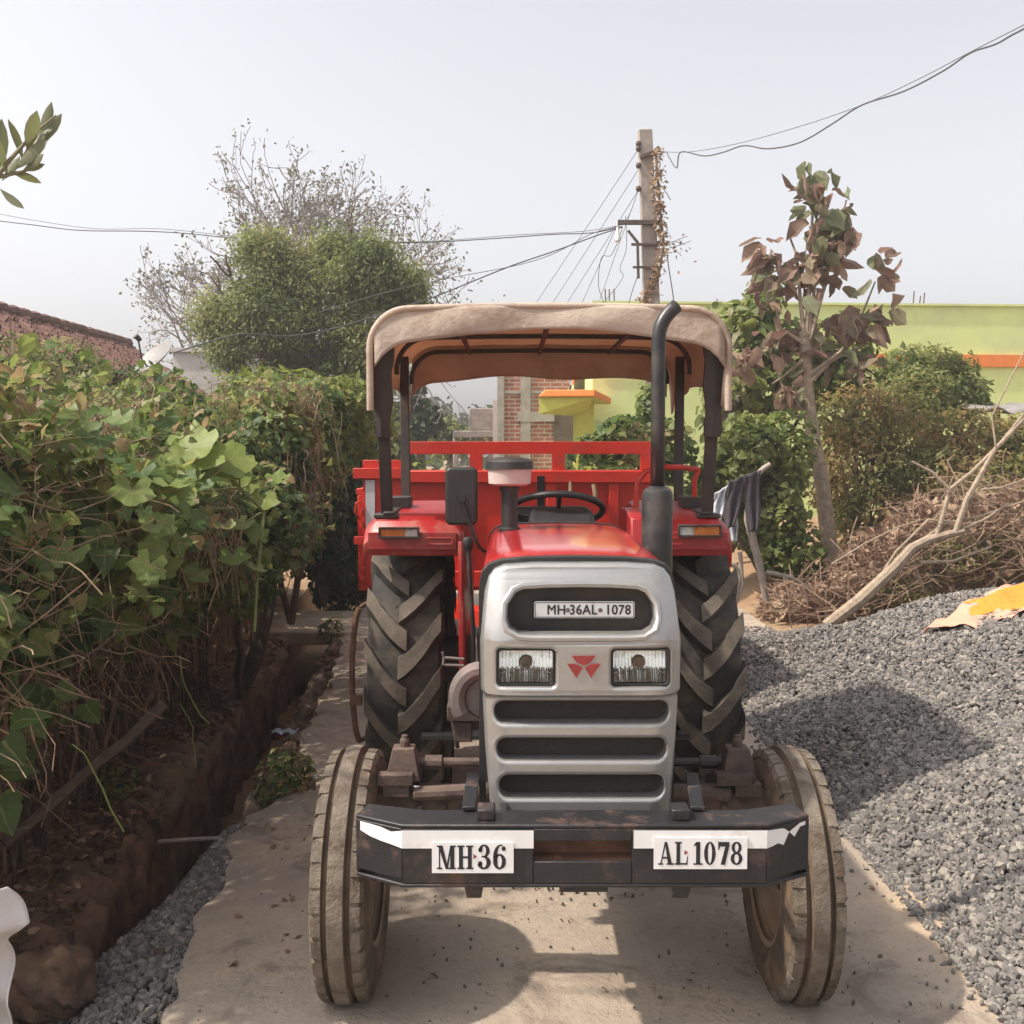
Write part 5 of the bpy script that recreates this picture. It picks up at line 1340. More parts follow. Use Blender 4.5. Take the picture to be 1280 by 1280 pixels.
LV = [((28, 200), (12, 148)), ((34, 190), (46, 137)), ((48, 178), (66, 128)), ((44, 182), (78, 143)), ((30, 196), (70, 155)), ((24, 204), (58, 176)), ((18, 212), (58, 174)), ((10, 222), (-10, 160)), ((-4, 216), (2, 150)), ((12, 214), (52, 228)), ((28, 214), (56, 193)), ((30, 214), (56, 205)), ((0, 236), (30, 262)), ((-8, 232), (-2, 262)), ((38, 190), (62, 164)), ((52, 170), (72, 150)), ((2, 226), (26, 196)), ((-6, 226), (-30, 196))]
g = G()
for (a, b) in LV:
    Y0 = 2.72 + rng.normal() * .015; A_ = at(a[0], a[1], Y0); B2 = at(b[0], b[1], Y0 + rng.normal() * .025); d = B2 - A_; L = np.linalg.norm(d)
    side = norm(np.cross(d, np.array([0, 1, .0]) + rng.normal(size=3) * .5)); nn = norm(np.cross(side, d)); w = L * .15
    rows = [(0, .06), (.18, .5), (.4, .95), (.62, 1.0), (.82, .7), (1, .05)]
    vs = []
    for t, ww in rows:
        mid = A_ + d * t + nn * (-.05 * L * t * t)
        vs += [mid - side * w * ww + nn * w * ww * .25, mid, mid + side * w * ww + nn * w * ww * .25]
    fs = [[i * 3 + j, i * 3 + j + 1, i * 3 + j + 4, i * 3 + j + 3] for i in range(5) for j in (0, 1)]
    g.add(vs, fs)
obj('leaves', g, pmat('grey_green_leaf', (.17, .185, .11), .55, var=.2, trans=(.22, .24, .10), transw=.35), ol, ang=50)

# ------------------------------------------------------------------ right side
def zg(x, y): return float(ground(x, y))
# teak sapling with withered leaves
tb = at(1038, 700, 12.2); tb[2] = zg(tb[0], 12.2)
rng = np.random.default_rng(77)
tk = empty('teak_sapling', tuple(tb), 'slender tree with large withered brown leaves standing behind the gravel', 'tree')
g = G(); T = 12.2
trunk = [tuple(tb), at(1034, 660, T), at(1027, 600, T), at(1017, 550, T), at(1010, 500, T), at(1007, 450, T), at(1006, 415, T)]
g.tube(trunk, [.10, .092, .085, .08, .075, .07, .065], 10)
g.lathe([(0, 0), (.03, .005), (.035, -.02)], np.array(at(1019, 553, T)) + np.array([0, -.09, 0]), (0, -1, 0), 10)
tips_ = []
ST = [((1010, 420), (1016, 380), (1024, 300), (1028, 215)), ((1008, 420), (1012, 340), (1016, 260), (1012, 225)), ((1012, 425), (1030, 360), (1042, 310), (1058, 250)), ((1005, 420), (1000, 370), (996, 320), (985, 290)), ((1010, 470), (1050, 440), (1075, 400), (1094, 352)), ((1004, 450), (980, 470), (965, 480)), ((1006, 430), (975, 410), (960, 330)), ((1010, 480), (1040, 450), (1062, 440), (1085, 430)), ((1005, 485), (985, 500), (970, 462))]
for st in ST:
    pts = [at(a, b, T + (i - 1) * .05) for i, (a, b) in enumerate(st)]; g.tube(pts, list(np.linspace(.026, .009, len(pts))), 6)
obj('trunk', g, M['wood'], tk)
LP = []
def lf(px, py, n, sx, sy):
    for i in range(n): LP.append(at(px + np.clip(rng.normal(), -1.5, 1.5) * sx, py + np.clip(rng.normal(), -1.5, 1.5) * sy, T + rng.normal() * .12))
lf(1015, 222, 18, 12, 14); lf(1035, 262, 28, 18, 16); lf(1045, 300, 26, 16, 14); lf(1020, 290, 16, 16, 16); lf(1030, 325, 18, 18, 10); lf(1000, 335, 18, 16, 12); lf(1030, 345, 12, 16, 10); lf(957, 305, 10, 8, 8); lf(955, 338, 10, 8, 10); lf(1000, 365, 6, 14, 10)
lf(1108, 335, 14, 13, 13); lf(1085, 395, 22, 22, 10); lf(1060, 405, 12, 20, 8); lf(965, 375, 7, 10, 10); lf(1005, 425, 26, 24, 14); lf(960, 440, 14, 24, 14); lf(1070, 450, 14, 18, 10); lf(985, 480, 10, 14, 14); lf(1000, 500, 8, 8, 12); lf(930, 445, 10, 14, 12)
LP = np.array(LP); nL = len(LP)
rr_ = rng.random(nL); pym = LP[:, 2] > at(1000, 275, T)[2]; rr_ = np.where(pym & (rng.random(nL) < .45), .8, rr_)
leafobj('leaf', LP, rng.uniform(.15, .31, nL), 'teak', TEAK, tk, rr_, up=.35, droop=.9, jit=.7)['kind'] = 'stuff'
# dark green tree between the canopy and the teak
shrub('small_tree', 'dark broad leaved small tree just right of the canopy', [(at(925, 420, 13.5), (.5, .5, .45)), (at(950, 480, 13.5), (.55, .5, .5)), (at(915, 500, 13), (.4, .4, .45)), (at(985, 440, 13.8), (.4, .4, .4)), (at(1050, 430, 13.8), (.45, .4, .4)), (at(955, 380, 13.5), (.25, .3, .35)), (at(1040, 470, 13.8), (.5, .4, .4))], TREEG, 'oval', .15, 2400, base=(2.75, 13.5, .35), cat='tree', sm=M['woodd'])
g = G(); g.tube([at(905, 690, 12.8), at(905, 610, 12.8), at(903, 560, 12.8), at(910, 515, 12.8), at(935, 490, 13), at(950, 470, 13.2)], [.1, .09, .08, .075, .05, .03], 8); g.tube([at(907, 520, 12.8), at(885, 470, 12.9)], [.06, .03], 7)
tag(obj('tree_stump', g, M['woodd'], base=tuple(at(905, 690, 12.8))), 'bare dark forked trunk beside the canopy posts', 'trunk')
shrub('shrub', 'light green vine covered bush behind the hanging clothes', [(at(935, 560, 11.6), (.4, .4, .35)), (at(975, 570, 11.8), (.4, .4, .45)), (at(905, 600, 11.6), (.25, .3, .3)), (at(880, 620, 11.6), (.25, .3, .35)), (at(970, 640, 11.6), (.35, .3, .45)), (at(985, 690, 11.5), (.35, .3, .3)), (at(940, 640, 11.8), (.3, .3, .4))], VINEY, 'heart', .075, 4200, base=(2.7, 11.7, .3))
shrub('shrub', 'feathery olive bush just right of the withered tree trunk', [(at(1060, 520, 12.9), (.5, .5, .42)), (at(1110, 530, 13), (.6, .5, .55)), (at(1080, 590, 12.8), (.55, .5, .5)), (at(1140, 590, 13), (.5, .5, .45)), (at(1040, 600, 12.9), (.3, .4, .6)), (at(1090, 650, 12.6), (.5, .4, .4)), (at(1150, 640, 12.6), (.5, .4, .3))], OLIVE, 'lance', .085, 7800, base=(4.1, 13, .36), tw=10)
shrub('shrub', 'round dark green bush in front of the lime green wall', [(at(1130, 470, 15), (.4, .5, .38)), (at(1170, 465, 15), (.5, .5, .38)), (at(1200, 490, 15), (.45, .5, .4)), (at(1150, 500, 14.5), (.55, .5, .4))], TREEG, 'lance', .11, 5200, base=(5.7, 15, .38))
shrub('shrub', 'low olive scrub at the right edge below the corrugated sheet', [(at(1200, 545, 13), (.6, .5, .35)), (at(1260, 560, 13), (.7, .5, .4)), (at(1180, 590, 12.6), (.5, .5, .35)), (at(1240, 610, 12.2), (.7, .5, .35)), (at(1310, 560, 13), (.6, .5, .5))], OLIVE, 'lance', .09, 6500, base=(6.1, 12.8, .36), tw=14)
shrub('shrub', 'low green weeds under the branch pile', [(at(1120, 740, 10.2), (.4, .3, .16)), (at(1210, 700, 10.2), (.6, .3, .2)), (at(1160, 755, 10), (.3, .3, .12)), (at(1265, 690, 10.2), (.5, .3, .25))], OLIVE, 'lance', .07, 2200, base=(4.2, 10.2, .2))
shrub('shrub', 'leafy green bush behind the trailer under the canopy opening', [(at(765, 545, 11), (.22, .25, .2)), (at(738, 560, 11), (.2, .25, .15)), (at(795, 550, 11.2), (.2, .3, .25)), (at(760, 585, 11), (.45, .3, .15)), (at(835, 560, 11.3), (.25, .3, .4)), (at(808, 505, 11.5), (.10, .2, .22))], GREEN, 'heart', .075, 1500, base=(1.2, 11, 0))
# brush pile: twigs, dry leaves
bp_ = empty('brush_pile', (4.1, 10.6, .3), 'sprawling pile of dead brown twigs and dry leaves behind the gravel heap', 'brush pile')
g = G()
def tw2(i):
    px = rng.uniform(985, 1310); lim = np.interp(px, [950, 1010, 1080, 1150, 1310], [760, 745, 680, 610, 590]); lo = np.interp(px, [950, 1040, 1130, 1310], [775, 778, 750, 725])
    py = lim + (lo - lim) * rng.random() ** .8; Y = rng.uniform(9.75, 11.2); c = at(px, py, Y); c[2] = max(c[2], zg(c[0], Y) + .01)
    a = rng.normal(size=3) * np.array([1, .6, .55]); d = norm(a) * rng.uniform(.12, .45)
    return wig(c - d, c + d, .16, .06)
strands(g, 800, tw2, lambda: rng.uniform(.002, .007), sides=4); obj('twigs', g, M['twig'], bp_)['kind'] = 'stuff'
n = 4200; px = rng.uniform(950, 1320, n); lim = np.interp(px, [930, 1010, 1080, 1150, 1310], [760, 745, 665, 620, 610]); lo = np.interp(px, [950, 1040, 1130, 1310], [778, 780, 755, 730]); py = lim + (lo - lim) * rng.random(n)
Yv = rng.uniform(9.9, 11.6, n); P = np.array([at(a, b, c) for a, b, c in zip(px, py, Yv)]); P[:, 2] = np.maximum(P[:, 2], ground(P[:, 0], P[:, 1]) + .02)
leafobj('dry_leaves', P, rng.uniform(.05, .12, n), 'oval', DRYL, bp_, up=.4, droop=.8)
# fallen forked branch lying on the pile
fb_ = empty('fallen_branch', tuple(at(1035, 782, 9.6)), 'long pale forked dead branch propped on the brush pile', 'branch')
g = G()
B0 = [at(1032, 783, 9.4), at(1075, 750, 9.42), at(1120, 708, 9.45), at(1140, 685, 9.47), at(1160, 675, 9.5), at(1185, 668, 9.5), at(1205, 664, 9.5)]
g.tube(B0, [.055, .06, .052, .046, .04, .034, .028], 9)
for pts, r in (([(1195, 664), (1208, 625), (1225, 595), (1245, 560), (1285, 520)], .03), ([(1170, 672), (1180, 640), (1187, 612), (1215, 590), (1250, 555), (1290, 505)], .024), ([(1187, 612), (1165, 590), (1140, 577)], .018), ([(1055, 772), (1085, 745), (1120, 690), (1160, 650), (1195, 652), (1225, 680)], .016), ([(1150, 703), (1190, 702), (1240, 683)], .018), ([(1140, 685), (1180, 655), (1225, 645), (1285, 625)], .014), ([(1145, 712), (1152, 730), (1157, 742)], .012), ([(1195, 664), (1230, 650), (1260, 630)], .016), ([(1228, 612), (1250, 610), (1285, 598)], .013), ([(1040, 705), (1080, 680), (1120, 660), (1150, 650)], .010), ([(1245, 560), (1240, 520), (1260, 480), (1280, 440)], .010)):
    g.tube([at(a, b, 9.5 + .03 * i) for i, (a, b) in enumerate(pts)], list(np.linspace(r, r * .6, len(pts))), 7)
obj('limbs', g, M['wood'], fb_)
# dry vines and stubs near the rear wheel
g = G()
for pts, r in (([(940, 600), (935, 650), (950, 710), (958, 752)], .045), ([(958, 715), (990, 722), (1020, 742)], .022), ([(908, 705), (918, 706), (924, 720), (914, 770)], .03), ([(925, 690), (928, 730), (916, 765)], .022), ([(940, 600), (955, 585), (963, 580)], .03)):
    g.tube([at(a, b, 10.4) for a, b in pts], list(np.linspace(r, r * .75, len(pts))), 8)
ds = tag(obj('forked_stake', g, M['woodg'], base=tuple(at(958, 752, 10.4))), 'crooked forked wooden stake holding the hanging clothes', 'stake')
# clothes
M['darkcloth'] = pmat('dark_purple_cloth', (.042, .034, .042), .9, var=.2, bump=.3, bscale=30); M['greycloth'] = pmat('pale_grey_cloth', (.44, .46, .50), .9, var=.1, bump=.3, bscale=30)
def hang(nm, quad, Y, mat, label, fold=.02):
    q = [np.array(at(a, b, Y)) for a, b in quad]; g = G()      # tl tr br bl
    def fn(u, v):
        p = (q[0] * (1 - u) + q[1] * u) * (1 - v) + (q[3] * (1 - u) + q[2] * u) * v
        return p + np.array([.008 * math.sin(v * 8 + u * 3), fold * math.sin(u * 11 + v * 2) * (.3 + v) + .03 * math.sin(v * 3), 0])
    g.grid(fn, 16, 16); return g
g = hang('t', [(930, 594), (951, 587), (949, 664), (936, 665)], 10.2, None, '')
g2 = hang('t', [(911, 602), (935, 592), (919, 658), (906, 661)], 10.22, None, ''); g.add(g2.V, g2.F)
tag(obj('trousers', g, M['darkcloth'], ang=80, solid=.012), 'dark trousers hung over the crooked stake', 'trousers')
g = hang('t', [(893, 617), (910, 606), (902, 652), (889, 652)], 10.3, None, ''); g2 = hang('t', [(911, 628), (921, 625), (922, 676), (914, 677)], 10.28, None, ''); g.add(g2.V, g2.F)
tag(obj('shirt', g, M['greycloth'], ang=80, solid=.012), 'pale grey shirt hung beside the dark trousers', 'shirt')

# ================================================================== buildings
def tilemat():
    m, nt, out = new_mat('clay_roof_tiles')
    n = noise(nt, 6, 6); c = ramp(nt, n.outputs['Fac'], [(.3, (.065, .034, .028)), (.5, (.14, .066, .05)), (.7, (.21, .12, .09))])
    p = nt.nodes.new('ShaderNodeBsdfPrincipled'); p.inputs['Roughness'].default_value = .9; nt.links.new(c.outputs['Color'], p.inputs['Base Color'])
    nt.links.new(p.outputs['BSDF'], out.inputs['Surface']); return m
M['tile'] = tilemat()
M['mudwall'] = pmat('mud_wall', (.36, .30, .24), .95, var=.15, bump=.3)
th = empty('tiled_house', (-7.0, 13, 0), 'low house with a weathered red clay tile roof behind the hedge', 'house')
g = G(); g.box(-9.0, -5.5, 9.2, 18.1, 0, 2.35); obj('wall', g, M['mudwall'], th)
# roof slope: ridge at x -6.55 z 3.38, falling to the right
g = G()
Yr0, Yr1 = 8.8, 18.5; xr0, zr0 = -6.55, 3.38; xe, ze = -5.05, 2.42
nrow, ncol = 13, 95
r_ = np.random.default_rng(3)
for i in range(nrow):
    for j in range(ncol):
        t0 = i / nrow; t1 = (i + 1.25) / nrow; y0 = Yr0 + (Yr1 - Yr0) * j / ncol; y1 = y0 + (Yr1 - Yr0) / ncol * .92
        jz = r_.normal() * .012; jx = r_.normal() * .015; lift = .03
        P0 = lambda t, y, dz: (xr0 + (xe - xr0) * t + jx, y, zr0 + (ze - zr0) * t + dz + jz)
        ym = (y0 + y1) / 2
        v = [P0(t0, y0, .0), P0(t0, ym, .045), P0(t0, y1, .0), P0(t1, y0, lift), P0(t1, ym, .045 + lift), P0(t1, y1, lift)]
        v += [(a, b, c - .018) for a, b, c in v]
        g.add(v, [(0, 1, 4, 3), (1, 2, 5, 4), (3, 4, 10, 9), (4, 5, 11, 10), (0, 3, 9, 6), (2, 8, 11, 5)])
g.hexa([(xr0, Yr0, zr0 - .06), (xe + .05, Yr0, ze - .06), (xe + .05, Yr1, ze - .06), (xr0, Yr1, zr0 - .06), (xr0, Yr0, zr0 - .02), (xe + .05, Yr0, ze - .02), (xe + .05, Yr1, ze - .02), (xr0, Yr1, zr0 - .02)])
g.hexa([(-8.3, Yr0, ze - .2), (xr0 - .01, Yr0, zr0 - .06), (xr0 - .01, Yr1, zr0 - .06), (-8.3, Yr1, ze - .2), (-8.3, Yr0, ze - .14), (xr0 - .01, Yr0, zr0), (xr0 - .01, Yr1, zr0), (-8.3, Yr1, ze - .14)])
for j in range(30): y0 = Yr0 + (Yr1 - Yr0) * j / 30; g.tube([(xr0, y0, zr0 + .03 + r_.normal() * .01), (xr0, y0 + .36, zr0 + .05)], [.085, .10], 8)
obj('roof', g, M['tile'], th, smooth=False)
# pale block behind
g = G(); a = at(216, 440, 20); b = at(330, 480, 20); g.box(a[0], a[0] + 1.75, 20, 23, 0, a[2]); g.box(a[0] + 1.75, a[0] + 3.4, 20.2, 23, 0, a[2] - .42); g.box(a[0] - .05, a[0] + 1.8, 19.94, 23.05, a[2], a[2] + .07)
M['plaster'] = pmat('stained_white_plaster', (.50, .48, .46), .9, var=.08, scale=3, dirt=(.30, .28, .26), dlo=.5, dhi=.75, dscale=2)
tag(obj('outbuilding', g, M['plaster'], base=(a[0], 20, 0)), 'small stained white plaster block under the green tree', 'outbuilding')
# satellite dish
dc = np.array(at(192, 446, 13.5)); ax_ = norm(np.array([-.50, -.52, .70]))
sd = empty('satellite_dish', (dc[0] + .05, 13.5, 2.1), 'pale grey satellite dish beside the tiled roof', 'satellite dish')
g = G(); g.lathe([(0, -.07), (.1, -.063), (.2, -.04), (.29, 0), (.295, .006), (.2, -.03), (.1, -.053), (0, -.06)], dc, ax_, 28); M['dish'] = pmat('grey_dish_paint', (.20, .20, .195), .5, var=.12, dirt=(.25, .22, .19), dlo=.5, dhi=.8); obj('dish', g, M['dish'], sd, ang=60)
g = G(); e = dc + ax_ * .28 + np.array([.0, 0, .02]); g.tube([dc - ax_ * .05 + np.array([0, 0, -.25]), dc + np.array([-.14, -.02, -.03]), e], .012, 6); g.lathe([(0, -.04), (.03, -.04), (.035, .04), (0, .04)], e, ax_, 10); g.tube([dc - ax_ * .06, dc + np.array([.1, .1, -.3]), (dc[0] + .1, 13.6, 0)], .022, 8)
obj('feed_arm', g, M['blackm'], sd)

# lime green house
LIME = pmat('lime_wall_paint', (.60, .70, .29), .85, var=.06, scale=2, dirt=(.50, .56, .31), dlo=.48, dhi=.8, dscale=1.6, bump=.1, bscale=12)
gh = empty('lime_green_house', (7, 22, 0), 'long lime green house with an orange band right of the canopy', 'house')
Yw = 20.0; xw0 = at(741, 400, Yw)[0]; ztop = at(741, 379, Yw)[2]
sl = .06
def wy(x): return Yw + (x - xw0) * sl
zbA = at(1100, 443, wy(6.9))[2]; zbB = at(1100, 458, wy(6.9))[2]
g = G(); x1 = 16
g.hexa([(xw0, Yw, 0), (x1, wy(x1), 0), (x1, wy(x1) + 7, 0), (xw0, Yw + 7, 0), (xw0, Yw, zbB), (x1, wy(x1), zbB), (x1, wy(x1) + 7, zbB), (xw0, Yw + 7, zbB)])
obj('wall', g, LIME, gh)
g = G(); g.hexa([(xw0, Yw - .001, zbA), (x1, wy(x1) - .001, zbA), (x1, wy(x1) + 7, zbA), (xw0, Yw + 7, zbA), (xw0, Yw - .001, ztop), (x1, wy(x1) - .001, ztop), (x1, wy(x1) + 7, ztop), (xw0, Yw + 7, ztop)])
g.hexa([(xw0 - .02, Yw - .05, ztop), (x1, wy(x1) - .05, ztop), (x1, wy(x1) + .2, ztop), (xw0 - .02, Yw + .2, ztop), (xw0 - .02, Yw - .05, ztop + .04), (x1, wy(x1) - .05, ztop + .04), (x1, wy(x1) + .2, ztop + .04), (xw0 - .02, Yw + .2, ztop + .04)])
obj('parapet', g, LIME, gh)
g = G(); g.hexa([(xw0 + .0, Yw - .06, zbB), (x1, wy(x1) - .06, zbB), (x1, wy(x1) + 6.9, zbB), (xw0, Yw + 6.9, zbB), (xw0, Yw - .06, zbA), (x1, wy(x1) - .06, zbA), (x1, wy(x1) + 6.9, zbA), (xw0, Yw + 6.9, zbA)])
obj('band', g, M['orange'], gh)
g = G()
for px, h in ((1141, 22), (1149, 16), (1154, 20), (895, 12)):
    p = at(px, 384, wy(6) + .4); g.tube([(p[0], p[1], ztop), (p[0] + .02, p[1], ztop + h / 70)], .012, 5)
for px in (757, 762, 768): p = at(px, 384, Yw + .5); g.tube([(p[0], p[1], ztop), (p[0] - .01, p[1], ztop + .33)], .012, 5)
obj('rebar', g, M['rust'], gh)
for xa_, w in ((9.0, 1.1), (12.2, 1.1)):
    g = G(); y = wy(xa_ + w / 2) - .03; V, Fc = curve_plate([[(xa_, 1.0), (xa_ + w, 1.0), (xa_ + w, 2.1), (xa_, 2.1)], [(xa_ + .08, 1.08), (xa_ + w - .08, 1.08), (xa_ + w - .08, 2.02), (xa_ + .08, 2.02)]], .04)
    g.add(np.stack([V[:, 0], y - V[:, 2], V[:, 1]], 1), Fc); wn = obj('window', g, M['orange'], gh); g = G(); g.box(xa_ + .08, xa_ + w - .08, y - .01, y + .01, 1.08, 2.02); obj('pane', g, M['black'], wn)
# sunshade on the left corner
g = G()
s = [at(668, 520, 17.2), at(743, 520, 17.2)]
zA = at(700, 487, 17.2)[2]; zB = at(700, 496, 17.2)[2]
xL = at(672, 500, 17.2)[0]; xR = at(744, 500, 17.2)[0]
g.hexa([(xL, 17.2, zB), (xR, 17.2, zB), (xR + .5, 19.94, zB), (xL + .35, 19.94, zB), (xL + .12, 17.25, zA), (xR, 17.2, zA), (xR + .5, 19.94, zA), (xL + .35, 19.94, zA)])
shd = tag(obj('sunshade', g, M['orange'], base=(xR, 19, 0), bevel=.02), 'orange edged concrete sunshade between brick house and green wall', 'sunshade')
g = G(); zC = at(700, 518, 17.6)[2]; g.hexa([(xL + .02, 17.24, zB - .01), (xR - .01, 17.24, zB - .01), (xR + .5, 19.9, zB - .01), (xL + .35, 19.9, zB - .01), (xL + .02, 17.24, zB - .002), (xR - .01, 17.24, zB - .002), (xR + .5, 19.9, zB - .002), (xL + .35, 19.9, zB - .002)])
g.hexa([(xL + .03, 17.26, zC), (xR - .1, 17.9, zC - .02), (xR - .1, 17.96, zC - .02), (xL + .03, 17.3, zC), (xL + .03, 17.26, zB - .012), (xR - .02, 17.26, zB - .012), (xR - .02, 17.32, zB - .012), (xL + .03, 17.32, zB - .012)])
g.box(xR - .3, xR + .02, 17.7, 18.0, 0, zB - .012)
obj('soffit', g, M['yellowgreen'], shd)
# unfinished brick house
def brickmat():
    m, nt, out = new_mat('red_brick'); tc = nt.nodes.new('ShaderNodeTexCoord'); mp = nt.nodes.new('ShaderNodeMapping'); mp.inputs['Rotation'].default_value = (R(90), 0, 0)
    nt.links.new(tc.outputs['Object'], mp.inputs['Vector']); b = nt.nodes.new('ShaderNodeTexBrick'); nt.links.new(mp.outputs[0], b.inputs['Vector'])
    b.inputs['Color1'].default_value = (.36, .13, .085, 1); b.inputs['Color2'].default_value = (.27, .10, .07, 1); b.inputs['Mortar'].default_value = (.40, .35, .31, 1); b.inputs['Scale'].default_value = 1.0
    b.inputs['Brick Width'].default_value = .24; b.inputs['Row Height'].default_value = .085; b.inputs['Mortar Size'].default_value = .012
    n = noise(nt, 3, 6); f = ramp(nt, n.outputs['Fac'], [(.55, 0.), (.7, .7)]); c = mixc(nt, f.outputs['Color'], b.outputs['Color'], (.36, .32, .29))
    p = nt.nodes.new('ShaderNodeBsdfPrincipled'); p.inputs['Roughness'].default_value = .9; nt.links.new(c, p.inputs['Base Color']); nt.links.new(p.outputs['BSDF'], out.inputs['Surface']); return m
M['brick'] = brickmat()
YBK = 22.0; x0 = at(624, 500, YBK)[0]; x1b = at(712, 500, YBK)[0]; zt4 = at(650, 430, YBK)[2]
bh = empty('brick_house', (x0 + .8, YBK + 2, 0), 'unfinished red brick house with plaster columns seen under the canopy', 'house')
g = G(); g.box(x0, x1b, YBK, YBK + 4, 0, zt4); obj('wall', g, M['brick'], bh)
for px, w in ((626, .14), (657, .2)):
    p = at(px, 500, YBK)[0]; g = G(); g.box(p - w / 2, p + w / 2, YBK - .05, YBK - .003, 0, zt4 - .02); obj('column', g, M['concrete'], bh)
g = G(); p = at(662, 518, YBK); g.box(p[0] - .25, p[0] + .5, YBK - .06, YBK - .055 + .05, at(0, 527, YBK)[2], at(0, 515, YBK)[2]); g.box(x0, x1b, YBK - .04, YBK - .003, at(0, 492, YBK)[2], at(0, 488, YBK)[2]); obj('ledge', g, M['concrete'], bh)
g = G(); a = at(692, 520, YBK); g.box(a[0], a[0] + .65, YBK - .03, YBK - .004, 0, at(0, 516, YBK)[2]); obj('recess_shade', g, M['woodd'], bh)  # flat dark panel painted in for the shade of the doorway recess
# grey tank block on posts, striped pole, far bits
g = G(); a = at(586, 510, 24); b = at(617, 538, 24); g.box(a[0], b[0], 24, 24.8, b[2], a[2]); g.box(a[0] - .35, b[0], 23.95, 24.85, b[2] - .16, b[2] - .005)
for x in (a[0] - .3, a[0] + .25, b[0] - .06): g.box(x - .06, x + .06, 24.1, 24.2, 0, b[2] - .16)
tag(obj('tank_block', g, M['concrete'], base=(a[0], 24.4, 0), bevel=.02), 'grey concrete tank block raised on posts left of the brick house', 'tank')
g = G(); a = at(619, 500, 23); g.box(a[0] - .05, a[0] + .06, 23, 23.1, 0, a[2])
tag(obj('white_post', g, M['plaster'], base=(a[0], 23, 0)), 'narrow white post beside the brick house corner', 'post')
# corrugated sheet at the right
g = G(); a = at(1226, 512, 13.8)
def cor(u, v): return (a[0] + u * 3.2, 13.6 + v * 1.6, a[2] - .02 + .045 * math.sin(u * 44) + .12 * v)
g.grid(cor, 120, 3); M['asb'] = pmat('grey_corrugated', (.20, .19, .18), .9, var=.2); cs = tag(obj('corrugated_sheet', g, M['asb'], solid=.012, base=(a[0] + 1.6, 14.4, 0)), 'grey corrugated roof sheet at the right edge before the lime wall', 'roof sheet')
for x, y in ((a[0] + .2, 13.8), (a[0] + 2.9, 13.8), (a[0] + .2, 15), (a[0] + 2.9, 15)): g = G(); g.tube([(x, y, .3), (x, y, a[2] - .05)], .05, 7); obj('support_post', g, M['woodd'], cs)

# ------------------------------------------------------------------ far trees seen through the gap
def ftree(nm, px, py, Y, rx, rz, label, mat, n):
    c = at(px, py, Y); r = empty(nm, (c[0], Y, 0), label, 'tree'); P = []
    for k in range(16):
        cc = c + norm(rng.normal(size=3)) * np.array([rx, rx, rz]) * rng.uniform(.2, .85); p, o = blob(cc, (rx * .36, rx * .36, rz * .36), n // 16, .3); P.append(p)
    P = np.concatenate(P); leafobj('crown', P, rng.uniform(.12, .28, len(P)), 'oval', mat, r, up=.5); g = G(); g.tube([(c[0], Y, 0), (c[0] + .1, Y, c[2] * .5), tuple(c)], [.16, .13, .06], 8)
    for k in range(6): g.tube(wig((c[0] + .05, Y, c[2] * .6), c + rng.normal(size=3) * np.array([rx, rx, rz]) * .5, .1, .05), [.08, .07, .06, .05, .04, .02], 6, cap=False)
    obj('trunk', g, M['woodd'], r)
ftree('tree', 522, 518, 30, 1.0, 1.0, 'dark tree far off seen left under the canopy', DARKG, 2600)
ftree('tree', 560, 545, 36, 1.2, .7, 'low pale tree far off beside the grey tank block', TREEG, 1800)
ftree('tree', 490, 560, 26, 1.1, .9, 'tree standing far behind the left canopy posts', TREEG, 2400)
shrub('shrub', 'three low spreading green bushes across the lane seen through the trailer rail', [((-1.6, 19, .7), (.8, .5, .7)), ((-.4, 20, .5), (.7, .5, .5)), ((.6, 19.5, .5), (.6, .5, .5))], GREEN, 'oval', .14, 1600, base=(-.6, 19.5, 0))  # three separate bushes held in one object
P = []
for k in range(70):
    a = rng.uniform(-1.25, 1.25); d = rng.uniform(55, 95); p, o = blob((d * math.sin(a), d * math.cos(a), rng.uniform(1.5, 3.2)), (4.5, 3, 2.6), 260, .5); P.append(p)
P = np.concatenate(P); o = leafobj('distant_woods', P, rng.uniform(.5, 1.0, len(P)), 'oval', DARKG, None, up=.5); tag(o, kind='stuff')

# ------------------------------------------------------------------ pole and wires
YP_ = 17.0
pt = at(806, 163, YP_); pb = at(815, 400, YP_)
k = (pb[0] - pt[0]) / (pt[2] - pb[2]); xb0 = pb[0] + k * pb[2]
up_ = empty('utility_pole', (xb0, YP_, 0), 'leaning concrete utility pole with iron brackets behind the canopy', 'utility pole')
g = G(); secs = []
for z in np.linspace(0, pt[2], 9):
    t = z / pt[2]; w = .15 - .045 * t; x = xb0 + (pt[0] - xb0) * t
    secs.append([(x - w, YP_ - .09, z), (x + w, YP_ - .09, z), (x + w, YP_ + .09, z), (x - w, YP_ + .09, z)])
g.loft(secs); M['polec'] = pmat('pole_concrete', (.30, .26, .23), .9, var=.2, scale=6, dirt=(.40, .33, .27), dlo=.5, dhi=.7, bump=.3); obj('pole', g, M['polec'], up_, bevel=.015)
def hpx(x0, x1, y, r=.03, y1=None, nm='bracket'):
    g = G(); a = at(x0, y, YP_ - .12); b = at(x1, y1 or y, YP_ - .12); g.bar(a, b, r * 2, r * 2); obj(nm, g, M['rust'], up_, bevel=.006)
hpx(772, 826, 278, .035); hpx(789, 834, 305.5, .02); hpx(791, 827, 334, .018); hpx(800, 818, 197, .03, 190); hpx(785, 797, 288, .02, 303)
g = G(); g.bar(at(797, 302, YP_ - .13), at(798, 348, YP_ - .13), .04, .04); obj('bracket', g, M['rust'], up_)
for py in (180, 186, 207, 236):
    p = at(798, py, YP_ - .08); g = G(); g.lathe([(0, -.04), (.03, -.04), (.045, 0), (.03, .04), (0, .04)], p, (0, 0, 1), 10); obj('insulator', g, M['rust'], up_)
